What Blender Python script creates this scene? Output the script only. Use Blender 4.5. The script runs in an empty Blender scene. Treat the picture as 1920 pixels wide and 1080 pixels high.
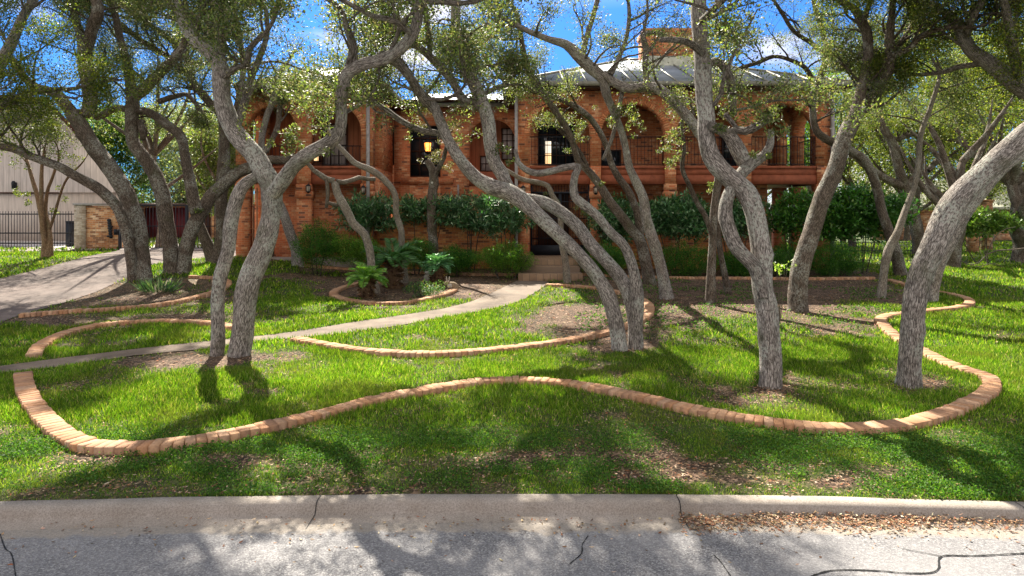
import bpy, bmesh, math, random
import numpy as np
from mathutils import Vector
from mathutils.geometry import delaunay_2d_cdt
C = bpy.context.scene.collection
rng = np.random.default_rng(7); random.seed(7)
R = math.radians
# ------------------------------------------------------------------ camera, world, sun, exposure
CAMH, F, HOR = 2.3, 1200.0, 400.0
cd = bpy.data.cameras.new('camera'); cam = bpy.data.objects.new('camera', cd); C.objects.link(cam)
cam.location = (0, 0, CAMH); cam.rotation_euler = (R(90), 0, 0)
cd.sensor_width = 36; cd.lens = 36*F/1920; cd.shift_y = (HOR-540)/1920; cd.clip_start = .05; cd.clip_end = 1000
bpy.context.scene.camera = cam
SUN_EL, SUN_DIR = 42.0, Vector((-.30, 1.0, 0)).normalized()     # direction towards the sun (horizontal)
sd = bpy.data.lights.new('sun', 'SUN'); so = bpy.data.objects.new('sun', sd); C.objects.link(so)
sd.energy = 3.8; sd.angle = R(.5); sd.color = (1, .93, .80)
tos = Vector((SUN_DIR.x*math.cos(R(SUN_EL)), SUN_DIR.y*math.cos(R(SUN_EL)), math.sin(R(SUN_EL))))
so.rotation_euler = tos.to_track_quat('Z', 'Y').to_euler()
W = bpy.data.worlds.new('World'); bpy.context.scene.world = W; W.use_nodes = True
wn, wl = W.node_tree.nodes, W.node_tree.links; wn.clear()
wo = wn.new('ShaderNodeOutputWorld'); wb = wn.new('ShaderNodeBackground'); wb.inputs[1].default_value = .15
sk = wn.new('ShaderNodeTexSky'); sk.sky_type = 'NISHITA'; sk.sun_disc = False
sk.sun_elevation = R(SUN_EL); sk.sun_rotation = math.atan2(SUN_DIR.x, SUN_DIR.y)
sk.air_density = 1.0; sk.dust_density = .1; sk.ozone_density = 3.0
tc = wn.new('ShaderNodeTexCoord'); mp = wn.new('ShaderNodeMapping'); mp.inputs['Scale'].default_value = (1, 1, 2.6)
sx = wn.new('ShaderNodeSeparateXYZ'); wl.new(tc.outputs['Generated'], sx.inputs[0])
nz = wn.new('ShaderNodeTexNoise'); nz.inputs['Scale'].default_value = 3.4; nz.inputs['Detail'].default_value = 7
cr = wn.new('ShaderNodeValToRGB'); cr.color_ramp.elements[0].position = .585; cr.color_ramp.elements[1].position = .68
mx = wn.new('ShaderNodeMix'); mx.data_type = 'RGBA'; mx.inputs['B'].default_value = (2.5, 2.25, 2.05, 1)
wl.new(tc.outputs['Generated'], mp.inputs[0]); wl.new(mp.outputs[0], nz.inputs['Vector']); wl.new(nz.outputs[0], cr.inputs[0])
mul = wn.new('ShaderNodeMath'); mul.operation = 'MULTIPLY'; mul.inputs[1].default_value = .75

bk_n = wn.new('ShaderNodeMapRange'); bk_n.inputs[1].default_value = .05; bk_n.inputs[2].default_value = -.45; wl.new(sx.outputs[1], bk_n.inputs[0])   # unseen cloud bank added behind the camera as frontal fill light
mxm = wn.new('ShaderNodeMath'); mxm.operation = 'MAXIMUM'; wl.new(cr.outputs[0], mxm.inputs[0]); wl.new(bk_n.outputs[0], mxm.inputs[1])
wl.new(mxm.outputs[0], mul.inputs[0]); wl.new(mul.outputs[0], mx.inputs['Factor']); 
tr_ = wn.new('ShaderNodeValToRGB'); te = tr_.color_ramp.elements; te[0].position = .0; te[0].color = (.042, .11, .21, 1); te[1].position = .48; te[1].color = (1, .68, .43, 1)
e_ = te.new(.30); e_.color = (.078, .175, .32, 1)
tm = wn.new('ShaderNodeMix'); tm.data_type = 'RGBA'; tm.blend_type = 'MULTIPLY'; tm.inputs['Factor'].default_value = 1
wl.new(sx.outputs[2], tr_.inputs[0]); wl.new(sk.outputs[0], tm.inputs['A']); wl.new(tr_.outputs[0], tm.inputs['B']); wl.new(tm.outputs['Result'], mx.inputs['A'])
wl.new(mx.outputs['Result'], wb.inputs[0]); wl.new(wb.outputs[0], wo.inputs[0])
vs = bpy.context.scene.view_settings; vs.view_transform = 'Standard'; vs.look = 'None'; vs.exposure = 2.1; vs.gamma = 1
bpy.context.scene.cycles.use_denoising = True
bpy.context.scene.cycles.max_bounces = 6; bpy.context.scene.cycles.transmission_bounces = 4
bpy.context.scene.cycles.sample_clamp_indirect = 6

# ------------------------------------------------------------------ geometry of the place
def Yk(X):
    a = np.minimum(np.abs(X), 4.6); return 5.21-.0085*a*a-.078*(np.abs(X)-a)
def sst(t): t = np.clip(t, 0, 1); return t*t*(3-2*t)
def gz(X, Y):
    t = np.clip(Y-Yk(X), 0, 60)
    return .018*np.minimum(t, 22) + .47*sst((-X-5)/5.5)*sst((Y-12)/11) + .012*np.sin(X*1.3+Y*.9)*sst(t/2)
def P(px, py, Y): return np.array([(px-960)/F*Y, Y, CAMH+(HOR-py)/F*Y])
def G(px, py, off=0.0):
    Y = 10.0
    for _ in range(40):
        z = float(gz((px-960)/F*Y, Y))+off
        Y = .5*Y+.5*min(90, F*(CAMH-z)/max(py-HOR, 8))
    X = (px-960)/F*Y
    return np.array([X, Y, float(gz(X, Y))+off])
def topx(X, Y, Z): return 960+F*X/Y, HOR+F*(CAMH-Z)/Y

# ------------------------------------------------------------------ node material helpers
class NM:
    def __init__(s, name):
        s.m = bpy.data.materials.new(name); s.m.use_nodes = True; s.t = s.m.node_tree; s.n = s.t.nodes; s.l = s.t.links
        s.b = s.n['Principled BSDF']; s.b.inputs['Specular IOR Level'].default_value = .25
    def co(s, kind='Object', scale=(1, 1, 1), rot=(0, 0, 0)):
        c = s.n.new('ShaderNodeTexCoord'); m = s.n.new('ShaderNodeMapping'); m.inputs['Scale'].default_value = scale
        m.inputs['Rotation'].default_value = rot; s.l.new(c.outputs[kind], m.inputs[0]); return m.outputs[0]
    def attr(s, name, scale=None):
        a = s.n.new('ShaderNodeAttribute'); a.attribute_name = name
        if scale is None: return a.outputs['Color']
        m = s.n.new('ShaderNodeMapping'); m.inputs['Scale'].default_value = scale; s.l.new(a.outputs['Vector'], m.inputs[0]); return m.outputs[0]
    def noise(s, v, scale, detail=4, rough=.55, out=0):
        n = s.n.new('ShaderNodeTexNoise'); n.inputs['Scale'].default_value = scale; n.inputs['Detail'].default_value = detail
        n.inputs['Roughness'].default_value = rough; s.l.new(v, n.inputs['Vector']); return n.outputs[out]
    def voro(s, v, scale, feat='F1', out='Distance'):
        n = s.n.new('ShaderNodeTexVoronoi'); n.feature = feat; n.inputs['Scale'].default_value = scale; s.l.new(v, n.inputs['Vector']); return n.outputs[out]
    def ramp(s, f, stops):
        r = s.n.new('ShaderNodeValToRGB'); e = r.color_ramp.elements
        while len(e) < len(stops): e.new(.5)
        for k, (p, c) in enumerate(stops):
            e[k].position = p; e[k].color = (c, c, c, 1) if isinstance(c, (int, float)) else (*c, 1)
        s.l.new(f, r.inputs[0]); return r.outputs[0]
    def mix(s, f, a, b, mode='MIX'):
        m = s.n.new('ShaderNodeMix'); m.data_type = 'RGBA'; m.blend_type = mode
        for k, v in (('Factor', f), ('A', a), ('B', b)):
            if hasattr(v, 'links'): s.l.new(v, m.inputs[k] if k == 'Factor' else m.inputs[k])
            elif k == 'Factor': m.inputs[k].default_value = v
            else: m.inputs[k].default_value = (*v, 1)
        return m.outputs['Result']
    def math(s, op, a, b):
        m = s.n.new('ShaderNodeMath'); m.operation = op
        for k, v in enumerate((a, b)):
            if hasattr(v, 'links'): s.l.new(v, m.inputs[k])
            else: m.inputs[k].default_value = v
        return m.outputs[0]
    def col(s, c):
        if hasattr(c, 'links'): s.l.new(c, s.b.inputs['Base Color'])
        else: s.b.inputs['Base Color'].default_value = (*c, 1)
    def bump(s, h, strength=.5, dist=.01):
        b = s.n.new('ShaderNodeBump'); b.inputs['Strength'].default_value = strength; b.inputs['Distance'].default_value = dist
        s.l.new(h, b.inputs['Height']); s.l.new(b.outputs[0], s.b.inputs['Normal'])
    def rough(s, r): s.b.inputs['Roughness'].default_value = r
def simple(name, c, rough=.7, metal=0, var=.25, sc=6.0):
    m = NM(name); v = m.co(); n = m.noise(v, sc, 5)
    m.col(m.ramp(n, [(.3, tuple(x*(1-var) for x in c)), (.7, tuple(min(1, x*(1+var)) for x in c))])); m.rough(rough)
    m.b.inputs['Metallic'].default_value = metal; return m.m

def brick_mat(name, stops, mortar, tone=.6):
    m = NM(name); c = m.n.new('ShaderNodeTexCoord'); s = m.n.new('ShaderNodeSeparateXYZ'); m.l.new(c.outputs['Object'], s.inputs[0]); O = c.outputs['Object']
    u = m.math('ADD', s.outputs[0], s.outputs[1]); zr = m.math('DIVIDE', s.outputs[2], .078); row = m.math('FLOOR', zr, 0)
    ur = m.math('ADD', m.math('DIVIDE', u, .225), m.math('MULTIPLY', m.math('FLOORED_MODULO', row, 2), .5)); fu = m.math('FLOOR', ur, 0)
    cc = m.n.new('ShaderNodeCombineXYZ'); m.l.new(fu, cc.inputs[0]); m.l.new(row, cc.inputs[1]); v = m.n.new('ShaderNodeTexWhiteNoise'); v.noise_dimensions = '2D'; m.l.new(cc.outputs[0], v.inputs['Vector'])
    big = m.noise(O, .9, 5, .6); pick = m.math('ADD', v.outputs['Value'], m.math('MULTIPLY', m.math('SUBTRACT', big, .5), tone))
    col = m.ramp(pick, stops)
    mo = m.math('MAXIMUM', m.math('LESS_THAN', m.math('FRACT', zr, 0), .15), m.math('LESS_THAN', m.math('FRACT', ur, 0), .055))
    n2 = m.noise(O, 14, 5, .65); col = m.mix(m.ramp(n2, [(.35, .45), (.62, 0)]), col, (.16, .075, .045)); col = m.mix(m.ramp(m.noise(O, 3.1, 6, .7), [(.55, 0), (.72, .35)]), col, (.16, .10, .07))
    m.col(m.mix(mo, col, mortar)); m.rough(.85); m.bump(m.math('SUBTRACT', m.noise(O, 40, 3), mo), .5, .008); return m.m
M = {}
M['brick'] = brick_mat('house_brick', [(.05, (.20, .08, .05)), (.12, (.58, .17, .06)), (.45, (.60, .185, .075)), (.80, (.66, .25, .10)), (1, (.78, .42, .22))], (.50, .26, .15))
M['brick_wall'] = brick_mat('garden_brick', [(.07, (.18, .08, .04)), (.17, (.50, .16, .06)), (.5, (.76, .26, .075)), (.78, (.78, .33, .09)), (1, (.84, .44, .17))], (.46, .25, .13), .8)
M['brick_tan'] = brick_mat('tan_brick', [(.1, (.30, .13, .06)), (.4, (.56, .24, .10)), (.7, (.70, .36, .15)), (.95, (.78, .54, .33))], (.50, .38, .26))
M['brick_pale'] = brick_mat('pale_brick', [(.1, (.36, .30, .22)), (.5, (.50, .43, .33)), (.9, (.60, .53, .43))], (.34, .30, .24))
M['wood'] = simple('stained_beam_wood', (.29, .085, .042), .7)
M['wood_dark'] = simple('dark_wood', (.06, .025, .015), .6)
def siding(name, c, w, gap):
    m = NM(name); v = m.co(); s = m.n.new('ShaderNodeSeparateXYZ'); m.l.new(v, s.inputs[0])
    u = m.math('FRACT', m.math('DIVIDE', m.math('ADD', s.outputs[0], s.outputs[1]), w), 0)
    g = m.math('LESS_THAN', u, gap); n = m.noise(m.co(scale=(6, 6, .7)), 1.5, 5)
    base = m.ramp(n, [(.3, tuple(x*.75 for x in c)), (.7, tuple(min(1, x*1.12) for x in c))])
    m.col(m.mix(g, base, tuple(x*.35 for x in c))); m.rough(.7); m.bump(g, -.6, .01); return m.m
M['siding_red'] = siding('red_board_siding', (.42, .15, .075), .19, .07)
M['siding_cream'] = siding('cream_board_siding', (.47, .41, .365), .3, .05)
M['siding_plain'] = siding('cream_panel', (.52, .45, .39), 1.22, .012)
M['maroon'] = siding('maroon_boards', (.14, .022, .028), .25, .06)
m = NM('metal_roofing'); v = m.co(); n = m.noise(v, 1.4, 5)
m.col(m.ramp(n, [(.3, (.15, .18, .22)), (.65, (.27, .30, .335))])); m.rough(.5); m.b.inputs['Metallic'].default_value = .2; M['roof'] = m.m
M['gutter'] = simple('painted_gutter', (.20, .19, .15), .5)
M['pipe'] = simple('grey_downpipe', (.30, .28, .27), .5)
M['stucco'] = simple('grey_stucco', (.42, .42, .33), .85)
M['iron'] = simple('black_iron', (.012, .014, .02), .45)
m = NM('window_glass'); m.col((.02, .025, .03)); m.rough(.08); m.b.inputs['Specular IOR Level'].default_value = .6; M['glass'] = m.m
m = NM('curtain_glass'); n = m.noise(m.co(scale=(14, 14, .5)), 1, 3); m.col(m.ramp(n, [(.3, (.28, .22, .21)), (.7, (.62, .54, .50))])); m.rough(.35); M['curtain'] = m.m
def lit(name, c, s):
    m = NM(name); m.col((.8, .6, .4)); m.b.inputs['Emission Color'].default_value = (*c, 1); m.b.inputs['Emission Strength'].default_value = s; return m.m
M['lit'] = lit('lit_lamp_glass', (1, .30, .04), 1.1); M['litwin'] = lit('lit_window', (1, .60, .28), .40); M['litpale'] = lit('lit_curtain', (1, .86, .66), .35)
M['dimglass'] = simple('lantern_glass', (.45, .38, .30), .3)
M['clay'] = simple('edging_clay', (.50, .26, .15), .85, sc=3)
# brick edging: colour per brick
m = NM('edging_brick'); a = m.attr('col'); n = m.noise(m.co(), 30, 4); m.col(m.mix(m.ramp(n, [(.3, .5), (.75, 0)]), a, (.15, .09, .06))); m.rough(.9); m.bump(n, .5, .006); M['edging'] = m.m
# concrete
def concrete(name, a, b, st=(.22, .17, .13)):
    m = NM(name); v = m.co(); n = m.noise(v, 1.2, 8, .62); f = m.noise(v, 90, 3, .7); g = m.voro(v, 160)
    c = m.ramp(n, [(.3, a), (.68, b)]); c = m.mix(m.ramp(f, [(.38, .45), (.6, 0)]), c, st, 'MULTIPLY')
    c = m.mix(m.ramp(m.noise(v, 4, 6, .7), [(.5, 0), (.72, .35)]), c, st)
    m.col(c); m.rough(.9); m.bump(f, .4, .004); return m.m
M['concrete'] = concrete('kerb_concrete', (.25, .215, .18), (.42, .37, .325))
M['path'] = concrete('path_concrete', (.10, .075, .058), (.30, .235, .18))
M['drive'] = concrete('driveway_pavers', (.055, .040, .034), (.235, .185, .16), (.13, .08, .065))
M['paved'] = concrete('pale_pavement', (.5, .45, .42), (.7, .65, .62))
m = NM('step_brick'); b = m.n.new('ShaderNodeTexBrick'); v = m.co(); m.l.new(v, b.inputs['Vector']); b.inputs['Scale'].default_value = 1
b.inputs['Brick Width'].default_value = .21; b.inputs['Row Height'].default_value = .08; b.inputs['Mortar Size'].default_value = .012
b.inputs['Color1'].default_value = (.40, .26, .16, 1); b.inputs['Color2'].default_value = (.27, .17, .105, 1); b.inputs['Mortar'].default_value = (.2, .14, .1, 1)
m.col(m.mix(m.ramp(m.noise(v, 6, 5), [(.35, .5), (.7, 0)]), b.outputs[0], (.2, .13, .08))); m.rough(.9); M['steps'] = m.m
# asphalt: concrete-coloured dust near the kerb, blue-grey stone chip further out
m = NM('asphalt'); v = m.co(); d = m.attr('col'); n1 = m.noise(v, 1.1, 6, .6); n2 = m.noise(v, 6, 6, .7)
v1 = m.voro(v, 105, out='Color'); hs = m.n.new('ShaderNodeSeparateColor'); m.l.new(v1, hs.inputs[0])
chips = m.ramp(hs.outputs[0], [(.08, (.09, .085, .088)), (.4, (.155, .15, .155)), (.72, (.20, .195, .20)), (.97, (.33, .32, .31))])
chips = m.mix(m.ramp(n1, [(.35, 0), (.65, .6)]), chips, (.26, .25, .25))
dust = m.ramp(m.noise(v, 60, 4, .7), [(.3, (.19, .165, .14)), (.65, (.32, .28, .24))])
sr = m.n.new('ShaderNodeSeparateColor'); m.l.new(d, sr.inputs[0])
fm = m.ramp(m.math('ADD', sr.outputs[0], m.math('MULTIPLY', m.math('SUBTRACT', n2, .5), 1.1)), [(.4, 0), (.62, 1)])
m.col(m.mix(fm, chips, dust)); m.rough(.9); m.bump(m.voro(v, 105), .5, .004); M['asphalt'] = m.m
M['tar'] = simple('crack_tar', (.012, .012, .012), .7)
# soil / lawn thatch
m = NM('lawn_soil'); v = m.co(); a = m.attr('col'); sr = m.n.new('ShaderNodeSeparateColor'); m.l.new(a, sr.inputs[0])
soil = m.ramp(m.noise(v, 3, 8, .7), [(.34, (.020, .013, .009)), (.5, (.065, .040, .025)), (.68, (.15, .095, .06))])
vc = m.voro(v, 46, out='Color'); hs = m.n.new('ShaderNodeSeparateColor'); m.l.new(vc, hs.inputs[0])
soil = m.mix(m.ramp(hs.outputs[0], [(.72, 0), (.8, .7)]), soil, (.32, .21, .14))
gr = m.ramp(m.noise(v, 14, 6, .7), [(.3, (.020, .042, .006)), (.7, (.06, .125, .014))])
m.col(m.mix(sr.outputs[0], soil, gr)); m.rough(.95); m.bump(m.noise(v, 30, 5, .7), .9, .03); M['ground'] = m.m
def leafmat(name, trans=.35, rough=.45, spec=.4):
    m = NM(name); a = m.attr('col'); m.l.new(a, m.b.inputs['Base Color']); m.rough(rough); m.b.inputs['Specular IOR Level'].default_value = spec
    t = m.n.new('ShaderNodeBsdfTranslucent'); mc = m.mix(1.0, a, (1.25, 1.35, .55), 'MULTIPLY'); m.l.new(mc, t.inputs[0])
    s = m.n.new('ShaderNodeMixShader'); s.inputs[0].default_value = trans; m.l.new(m.b.outputs[0], s.inputs[1]); m.l.new(t.outputs[0], s.inputs[2])
    m.l.new(s.outputs[0], m.n['Material Output'].inputs[0]); return m.m
M['leaf'] = leafmat('oak_leaves', .5, .5, .3); M['blade'] = leafmat('grass_blades', .45, .6, .2); M['gloss_leaf'] = leafmat('glossy_leaves', .25, .32, .5)
M['litter'] = leafmat('dry_leaves', .1, .8, .1)
def bark(name, dark, mid, pale, lichen):
    m = NM(name); v = m.attr('bk', (1, 1, .16)); w = m.attr('bk', (1, 1, 1))
    n = m.noise(v, 80, 6, .72); n2 = m.noise(w, 3.0, 5, .6); n3 = m.noise(w, 26, 4, .7)
    c = m.ramp(n, [(.40, dark), (.50, mid), (.58, pale)])
    c = m.mix(m.ramp(n2, [(.35, .5), (.6, 0)]), c, (.45, .42, .38), 'MULTIPLY')
    c = m.mix(m.ramp(m.voro(m.attr('bk', (1, 1, .2)), 48, 'DISTANCE_TO_EDGE'), [(.02, .75), (.13, 0)]), c, tuple(x*.7 for x in dark))
    lf = m.math('MULTIPLY', m.ramp(m.noise(w, 2.2, 3, .5), [(.50, 0), (.60, lichen)]), m.ramp(n3, [(.46, 0), (.56, 1)]))
    c = m.mix(lf, c, (.50, .51, .44)); c = m.mix(m.ramp(m.noise(w, 1.7, 4), [(.58, 0), (.7, .45)]), c, (.075, .08, .035))
    c = m.mix(m.ramp(m.voro(w, 1.15), [(.035, .95), (.06, 0)]), c, (.62, .62, .56))
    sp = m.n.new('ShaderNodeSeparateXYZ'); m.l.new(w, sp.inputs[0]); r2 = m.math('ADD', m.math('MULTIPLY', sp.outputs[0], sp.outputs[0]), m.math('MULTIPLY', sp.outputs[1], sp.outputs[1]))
    c = m.mix(m.ramp(r2, [(.0008, .62), (.012, 0)]), c, (.30, .27, .23), 'MULTIPLY')     # thin limbs darkened: shade and backlight put into the bark colour, along with lichen
    m.col(c); m.rough(.92); m.bump(m.math('ADD', n, m.math('MULTIPLY', n3, .4)), 1.0, .035); return m.m
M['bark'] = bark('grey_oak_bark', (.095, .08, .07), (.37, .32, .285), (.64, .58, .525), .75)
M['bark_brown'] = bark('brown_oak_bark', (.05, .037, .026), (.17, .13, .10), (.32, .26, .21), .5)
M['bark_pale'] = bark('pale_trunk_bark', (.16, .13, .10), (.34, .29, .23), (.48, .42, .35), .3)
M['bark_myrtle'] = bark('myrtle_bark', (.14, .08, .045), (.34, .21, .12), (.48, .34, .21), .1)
M['statue'] = simple('weathered_stone', (.40, .37, .31), .85, sc=25)
M['statue_brown'] = simple('painted_fur_stone', (.26, .19, .12), .85, sc=30)
M['sago_trunk'] = simple('cycad_stem', (.11, .065, .035), .9, sc=30)

# ------------------------------------------------------------------ object helpers
def finish(o, label=None, cat=None, group=None, kind=None):
    if label: o['label'] = label
    if cat: o['category'] = cat
    if group: o['group'] = group
    if kind: o['kind'] = kind
    return o
def arr(name, V, faces, mat, parent=None, col=None, bk=None, smooth=False, mats=None, midx=None):
    V = np.asarray(V, np.float32).reshape(-1, 3); me = bpy.data.meshes.new(name)
    if isinstance(faces, np.ndarray):
        nf, k = faces.shape; idx = faces.ravel().astype(np.int32); tot = np.full(nf, k, np.int32)
    else:
        tot = np.array([len(f) for f in faces], np.int32); idx = np.array([i for f in faces for i in f], np.int32); nf = len(tot)
    me.vertices.add(len(V)); me.vertices.foreach_set('co', V.ravel())
    me.loops.add(len(idx)); me.loops.foreach_set('vertex_index', idx)
    st = np.zeros(nf, np.int32); st[1:] = np.cumsum(tot)[:-1]
    me.polygons.add(nf); me.polygons.foreach_set('loop_start', st); me.polygons.foreach_set('loop_total', tot)
    if smooth: me.polygons.foreach_set('use_smooth', np.ones(nf, bool))
    me.update(calc_edges=True)
    if col is not None:
        a = me.color_attributes.new('col', 'FLOAT_COLOR', 'POINT'); c4 = np.ones((len(V), 4), np.float32); c4[:, :3] = col; a.data.foreach_set('color', c4.ravel())
    if bk is not None:
        a = me.attributes.new('bk', 'FLOAT_VECTOR', 'POINT'); a.data.foreach_set('vector', np.asarray(bk, np.float32).ravel())
    me.materials.append(mat)
    if mats:
        for mm in mats: me.materials.append(mm)
        me.polygons.foreach_set('material_index', np.asarray(midx, np.int32))
    o = bpy.data.objects.new(name, me); C.objects.link(o)
    if parent: o.parent = parent
    return o
def empty(name, loc, label, cat, group=None):
    o = bpy.data.objects.new(name, None); C.objects.link(o); o.location = loc; o.empty_display_size = .2
    return finish(o, label, cat, group)
class MB:
    """collects shapes in world coordinates; build() makes one mesh"""
    def __init__(s): s.V = []; s.Fc = []
    def add(s, vs, fs):
        b = len(s.V); s.V += [tuple(v) for v in vs]; s.Fc += [tuple(i+b for i in f) for f in fs]
    def box(s, x0, x1, y0, y1, z0, z1):
        s.add([(x0, y0, z0), (x1, y0, z0), (x1, y1, z0), (x0, y1, z0), (x0, y0, z1), (x1, y0, z1), (x1, y1, z1), (x0, y1, z1)],
              [(0, 3, 2, 1), (4, 5, 6, 7), (0, 1, 5, 4), (1, 2, 6, 5), (2, 3, 7, 6), (3, 0, 4, 7)])
    def bar(s, a, b, r, n=6):
        a, b = Vector(a), Vector(b); d = (b-a).normalized(); u = d.orthogonal().normalized(); w = d.cross(u)
        vs = [p+u*math.cos(2*math.pi*k/n)*r+w*math.sin(2*math.pi*k/n)*r for p in (a, b) for k in range(n)]
        s.add(vs, [(k, (k+1) % n, n+(k+1) % n, n+k) for k in range(n)]+[tuple(range(n))[::-1], tuple(range(n, 2*n))])
    def lathe(s, c, prof, n=16, sx=1, sy=1):
        b = [(c[0]+r*sx*math.cos(2*math.pi*k/n), c[1]+r*sy*math.sin(2*math.pi*k/n), c[2]+z) for r, z in prof for k in range(n)]
        fs = [(i*n+k, i*n+(k+1) % n, (i+1)*n+(k+1) % n, (i+1)*n+k) for i in range(len(prof)-1) for k in range(n)]
        s.add(b, fs+[tuple(range(n))[::-1], tuple(range((len(prof)-1)*n, len(prof)*n))])
    def ell(s, c, r, n=12, m=8, tilt=0):
        vs = []
        for i in range(1, m):
            t = math.pi*i/m
            for k in range(n):
                p = Vector((r[0]*math.sin(t)*math.cos(2*math.pi*k/n), r[1]*math.sin(t)*math.sin(2*math.pi*k/n), r[2]*math.cos(t)))
                if tilt: p = Vector((p.x*math.cos(tilt)+p.z*math.sin(tilt), p.y, -p.x*math.sin(tilt)+p.z*math.cos(tilt)))
                vs.append(Vector(c)+p)
        fs = [(i*n+k, (i+1)*n+k, (i+1)*n+(k+1) % n, i*n+(k+1) % n) for i in range(m-2) for k in range(n)]
        fs += [tuple(range(n)), tuple(range((m-2)*n, (m-1)*n))[::-1]]
        s.add(vs, fs)
    def build(s, name, mat, parent=None, smooth=False):
        o = arr(name, s.V, s.Fc, mat, parent, smooth=smooth)
        if parent:     # vertices are in world coordinates: make them local to the thing
            L = parent_world(parent); co = np.array(s.V, np.float32)-np.array(L, np.float32); o.data.vertices.foreach_set('co', co.ravel()); o.data.update()
        return o
def parent_world(p):
    v = Vector((0, 0, 0))
    while p: v += p.location; p = p.parent
    return v
def local(o):
    """shift a world-space mesh so that it is local to its parent"""
    L = parent_world(o.parent); n = len(o.data.vertices); co = np.empty(n*3, np.float32); o.data.vertices.foreach_get('co', co)
    co = co.reshape(-1, 3)-np.array(L, np.float32); o.data.vertices.foreach_set('co', co.ravel()); o.data.update(); return o
def unit(a): return a/np.maximum(np.linalg.norm(a, axis=1, keepdims=True), 1e-9)
def kites(base, axis, L, Wd, col, bend=.12, side=None, peak=.45):
    """one folded leaf blade (4 points) per row"""
    n = len(base); axis = unit(axis)
    if side is None: side = rng.normal(size=(n, 3))
    side = unit(side-axis*np.sum(side*axis, 1, keepdims=True)); nr = np.cross(axis, side)
    L = np.broadcast_to(L, (n,))[:, None]; Wd = np.broadcast_to(Wd, (n,))[:, None]
    m = base+axis*L*peak+nr*L*bend
    V = np.stack([base, m+side*Wd/2, base+axis*L, m-side*Wd/2], 1).reshape(-1, 3)
    Fc = np.arange(n*4, dtype=np.int32).reshape(-1, 4)
    return V, Fc, np.repeat(col, 4, 0)
def palette(n, cols, wts, jit=.22):
    cols = np.array(cols); w = np.array(wts, float); w /= w.sum(); k = rng.choice(len(cols), n, p=w)
    return np.clip(cols[k]*(1+rng.normal(0, jit, (n, 1)))*(1+rng.normal(0, .06, (n, 3))), .004, 1)
def smoothline(pts, step):
    """Catmull-Rom through rows of pts, resampled by about step along the first 3 columns"""
    pts = np.asarray(pts, float)
    if len(pts) < 2: return pts
    Q = np.vstack([2*pts[0]-pts[1], pts, 2*pts[-1]-pts[-2]]); out = []
    for i in range(1, len(Q)-2):
        p0, p1, p2, p3 = Q[i-1], Q[i], Q[i+1], Q[i+2]; n = max(1, int(np.linalg.norm((p2-p1)[:3])/step))
        for k in range(n):
            t = k/n; out.append(.5*((2*p1)+(-p0+p2)*t+(2*p0-5*p1+4*p2-p3)*t*t+(-p0+3*p1-3*p2+p3)*t**3))
    out.append(Q[-2]); return np.array(out)

# ------------------------------------------------------------------ traced ground lines (photo pixels -> points on the terrain)
EDG = {
 'long': [(43,697),(50,730),(75,768),(108,800),(150,824),(210,832),(300,829),(400,815),(500,794),(600,772),(700,746),(800,727),(880,714),(950,709),(1020,711),(1100,720),(1200,740),(1300,763),(1400,781),(1500,793),(1580,798),(1680,792),(1740,780),(1800,759),(1848,735),(1860,716),(1846,701),(1790,683),(1728,654),(1680,628),(1656,606),(1652,596),(1672,588),(1741,580),(1790,575),(1816,568),(1814,559),(1785,550),(1745,543),(1698,532),(1664,522)],
 'mid': [(553,632),(600,641),(660,651),(720,657),(780,660),(850,658),(920,653),(1000,644),(1080,632),(1150,616),(1195,600),(1217,583),(1213,566),(1185,552),(1130,540),(1075,534),(1022,532)],
 'loop': [(62,663),(75,646),(100,631),(140,617),(200,605),(280,599),(350,600),(400,604),(440,612)],
 'drivebed': [(37,588),(120,581),(200,577),(300,568),(370,554),(413,541),(427,531),(420,523),(395,518),(350,516)],
 'palm': [(740,527),(690,527),(650,535),(626,546),(636,556),(680,564),(740,566),(790,560),(835,549),(852,541)],
 'houseleft': [(570,496),(610,499),(660,503),(740,507),(830,511),(910,513),(972,513)],
 'houseright': [(1090,512),(1200,517),(1330,519),(1450,520),(1560,520),(1640,519)],
}
EW = {k: smoothline(np.array([G(x, y, .07) for x, y in v]), .1) for k, v in EDG.items()}
PATH_T = [(0,688),(120,672),(250,656),(390,641),(480,632),(560,622),(650,607),(740,594),(830,580),(885,566),(925,549),(958,533),(978,521)]
PATH_B = [(0,702),(120,688),(250,668),(390,655),(480,642),(560,634),(640,627),(740,613),(830,597),(900,584),(950,574),(985,561),(1010,545),(1030,530)]
DRIVE = [(-500,760),(-200,690),(0,606),(36,592),(110,572),(180,548),(238,522),(262,502),(330,490),(400,484),(480,480),(478,466),(232,466),(215,472),(180,478),(120,493),(60,509),(0,523),(-200,552),(-500,600)]
def inpoly(px, py, poly):
    r = np.zeros(px.shape, bool); n = len(poly)
    for i in range(n):
        x0, y0 = poly[i]; x1, y1 = poly[(i+1) % n]
        c = ((y0 > py) != (y1 > py)) & (px < (x1-x0)*(py-y0)/((y1-y0) if y1 != y0 else 1e-9)+x0); r ^= c
    return r
PATHP = [(-200,712)]+PATH_T[0:1]+PATH_T[1:]+PATH_B[::-1]+[(-200,735)]
def vnoise(X, Y, sc, seed=0):
    """cheap smooth value noise"""
    x = X*sc+seed*17.3; y = Y*sc+seed*9.1; xi = np.floor(x); yi = np.floor(y); fx = x-xi; fy = y-yi; fx = fx*fx*(3-2*fx); fy = fy*fy*(3-2*fy)
    h = lambda a, b: np.modf(np.abs(np.sin(a*127.1+b*311.7+seed)*43758.5453))[0]
    return (h(xi, yi)*(1-fx)+h(xi+1, yi)*fx)*(1-fy)+(h(xi, yi+1)*(1-fx)+h(xi+1, yi+1)*fx)*fy
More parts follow.
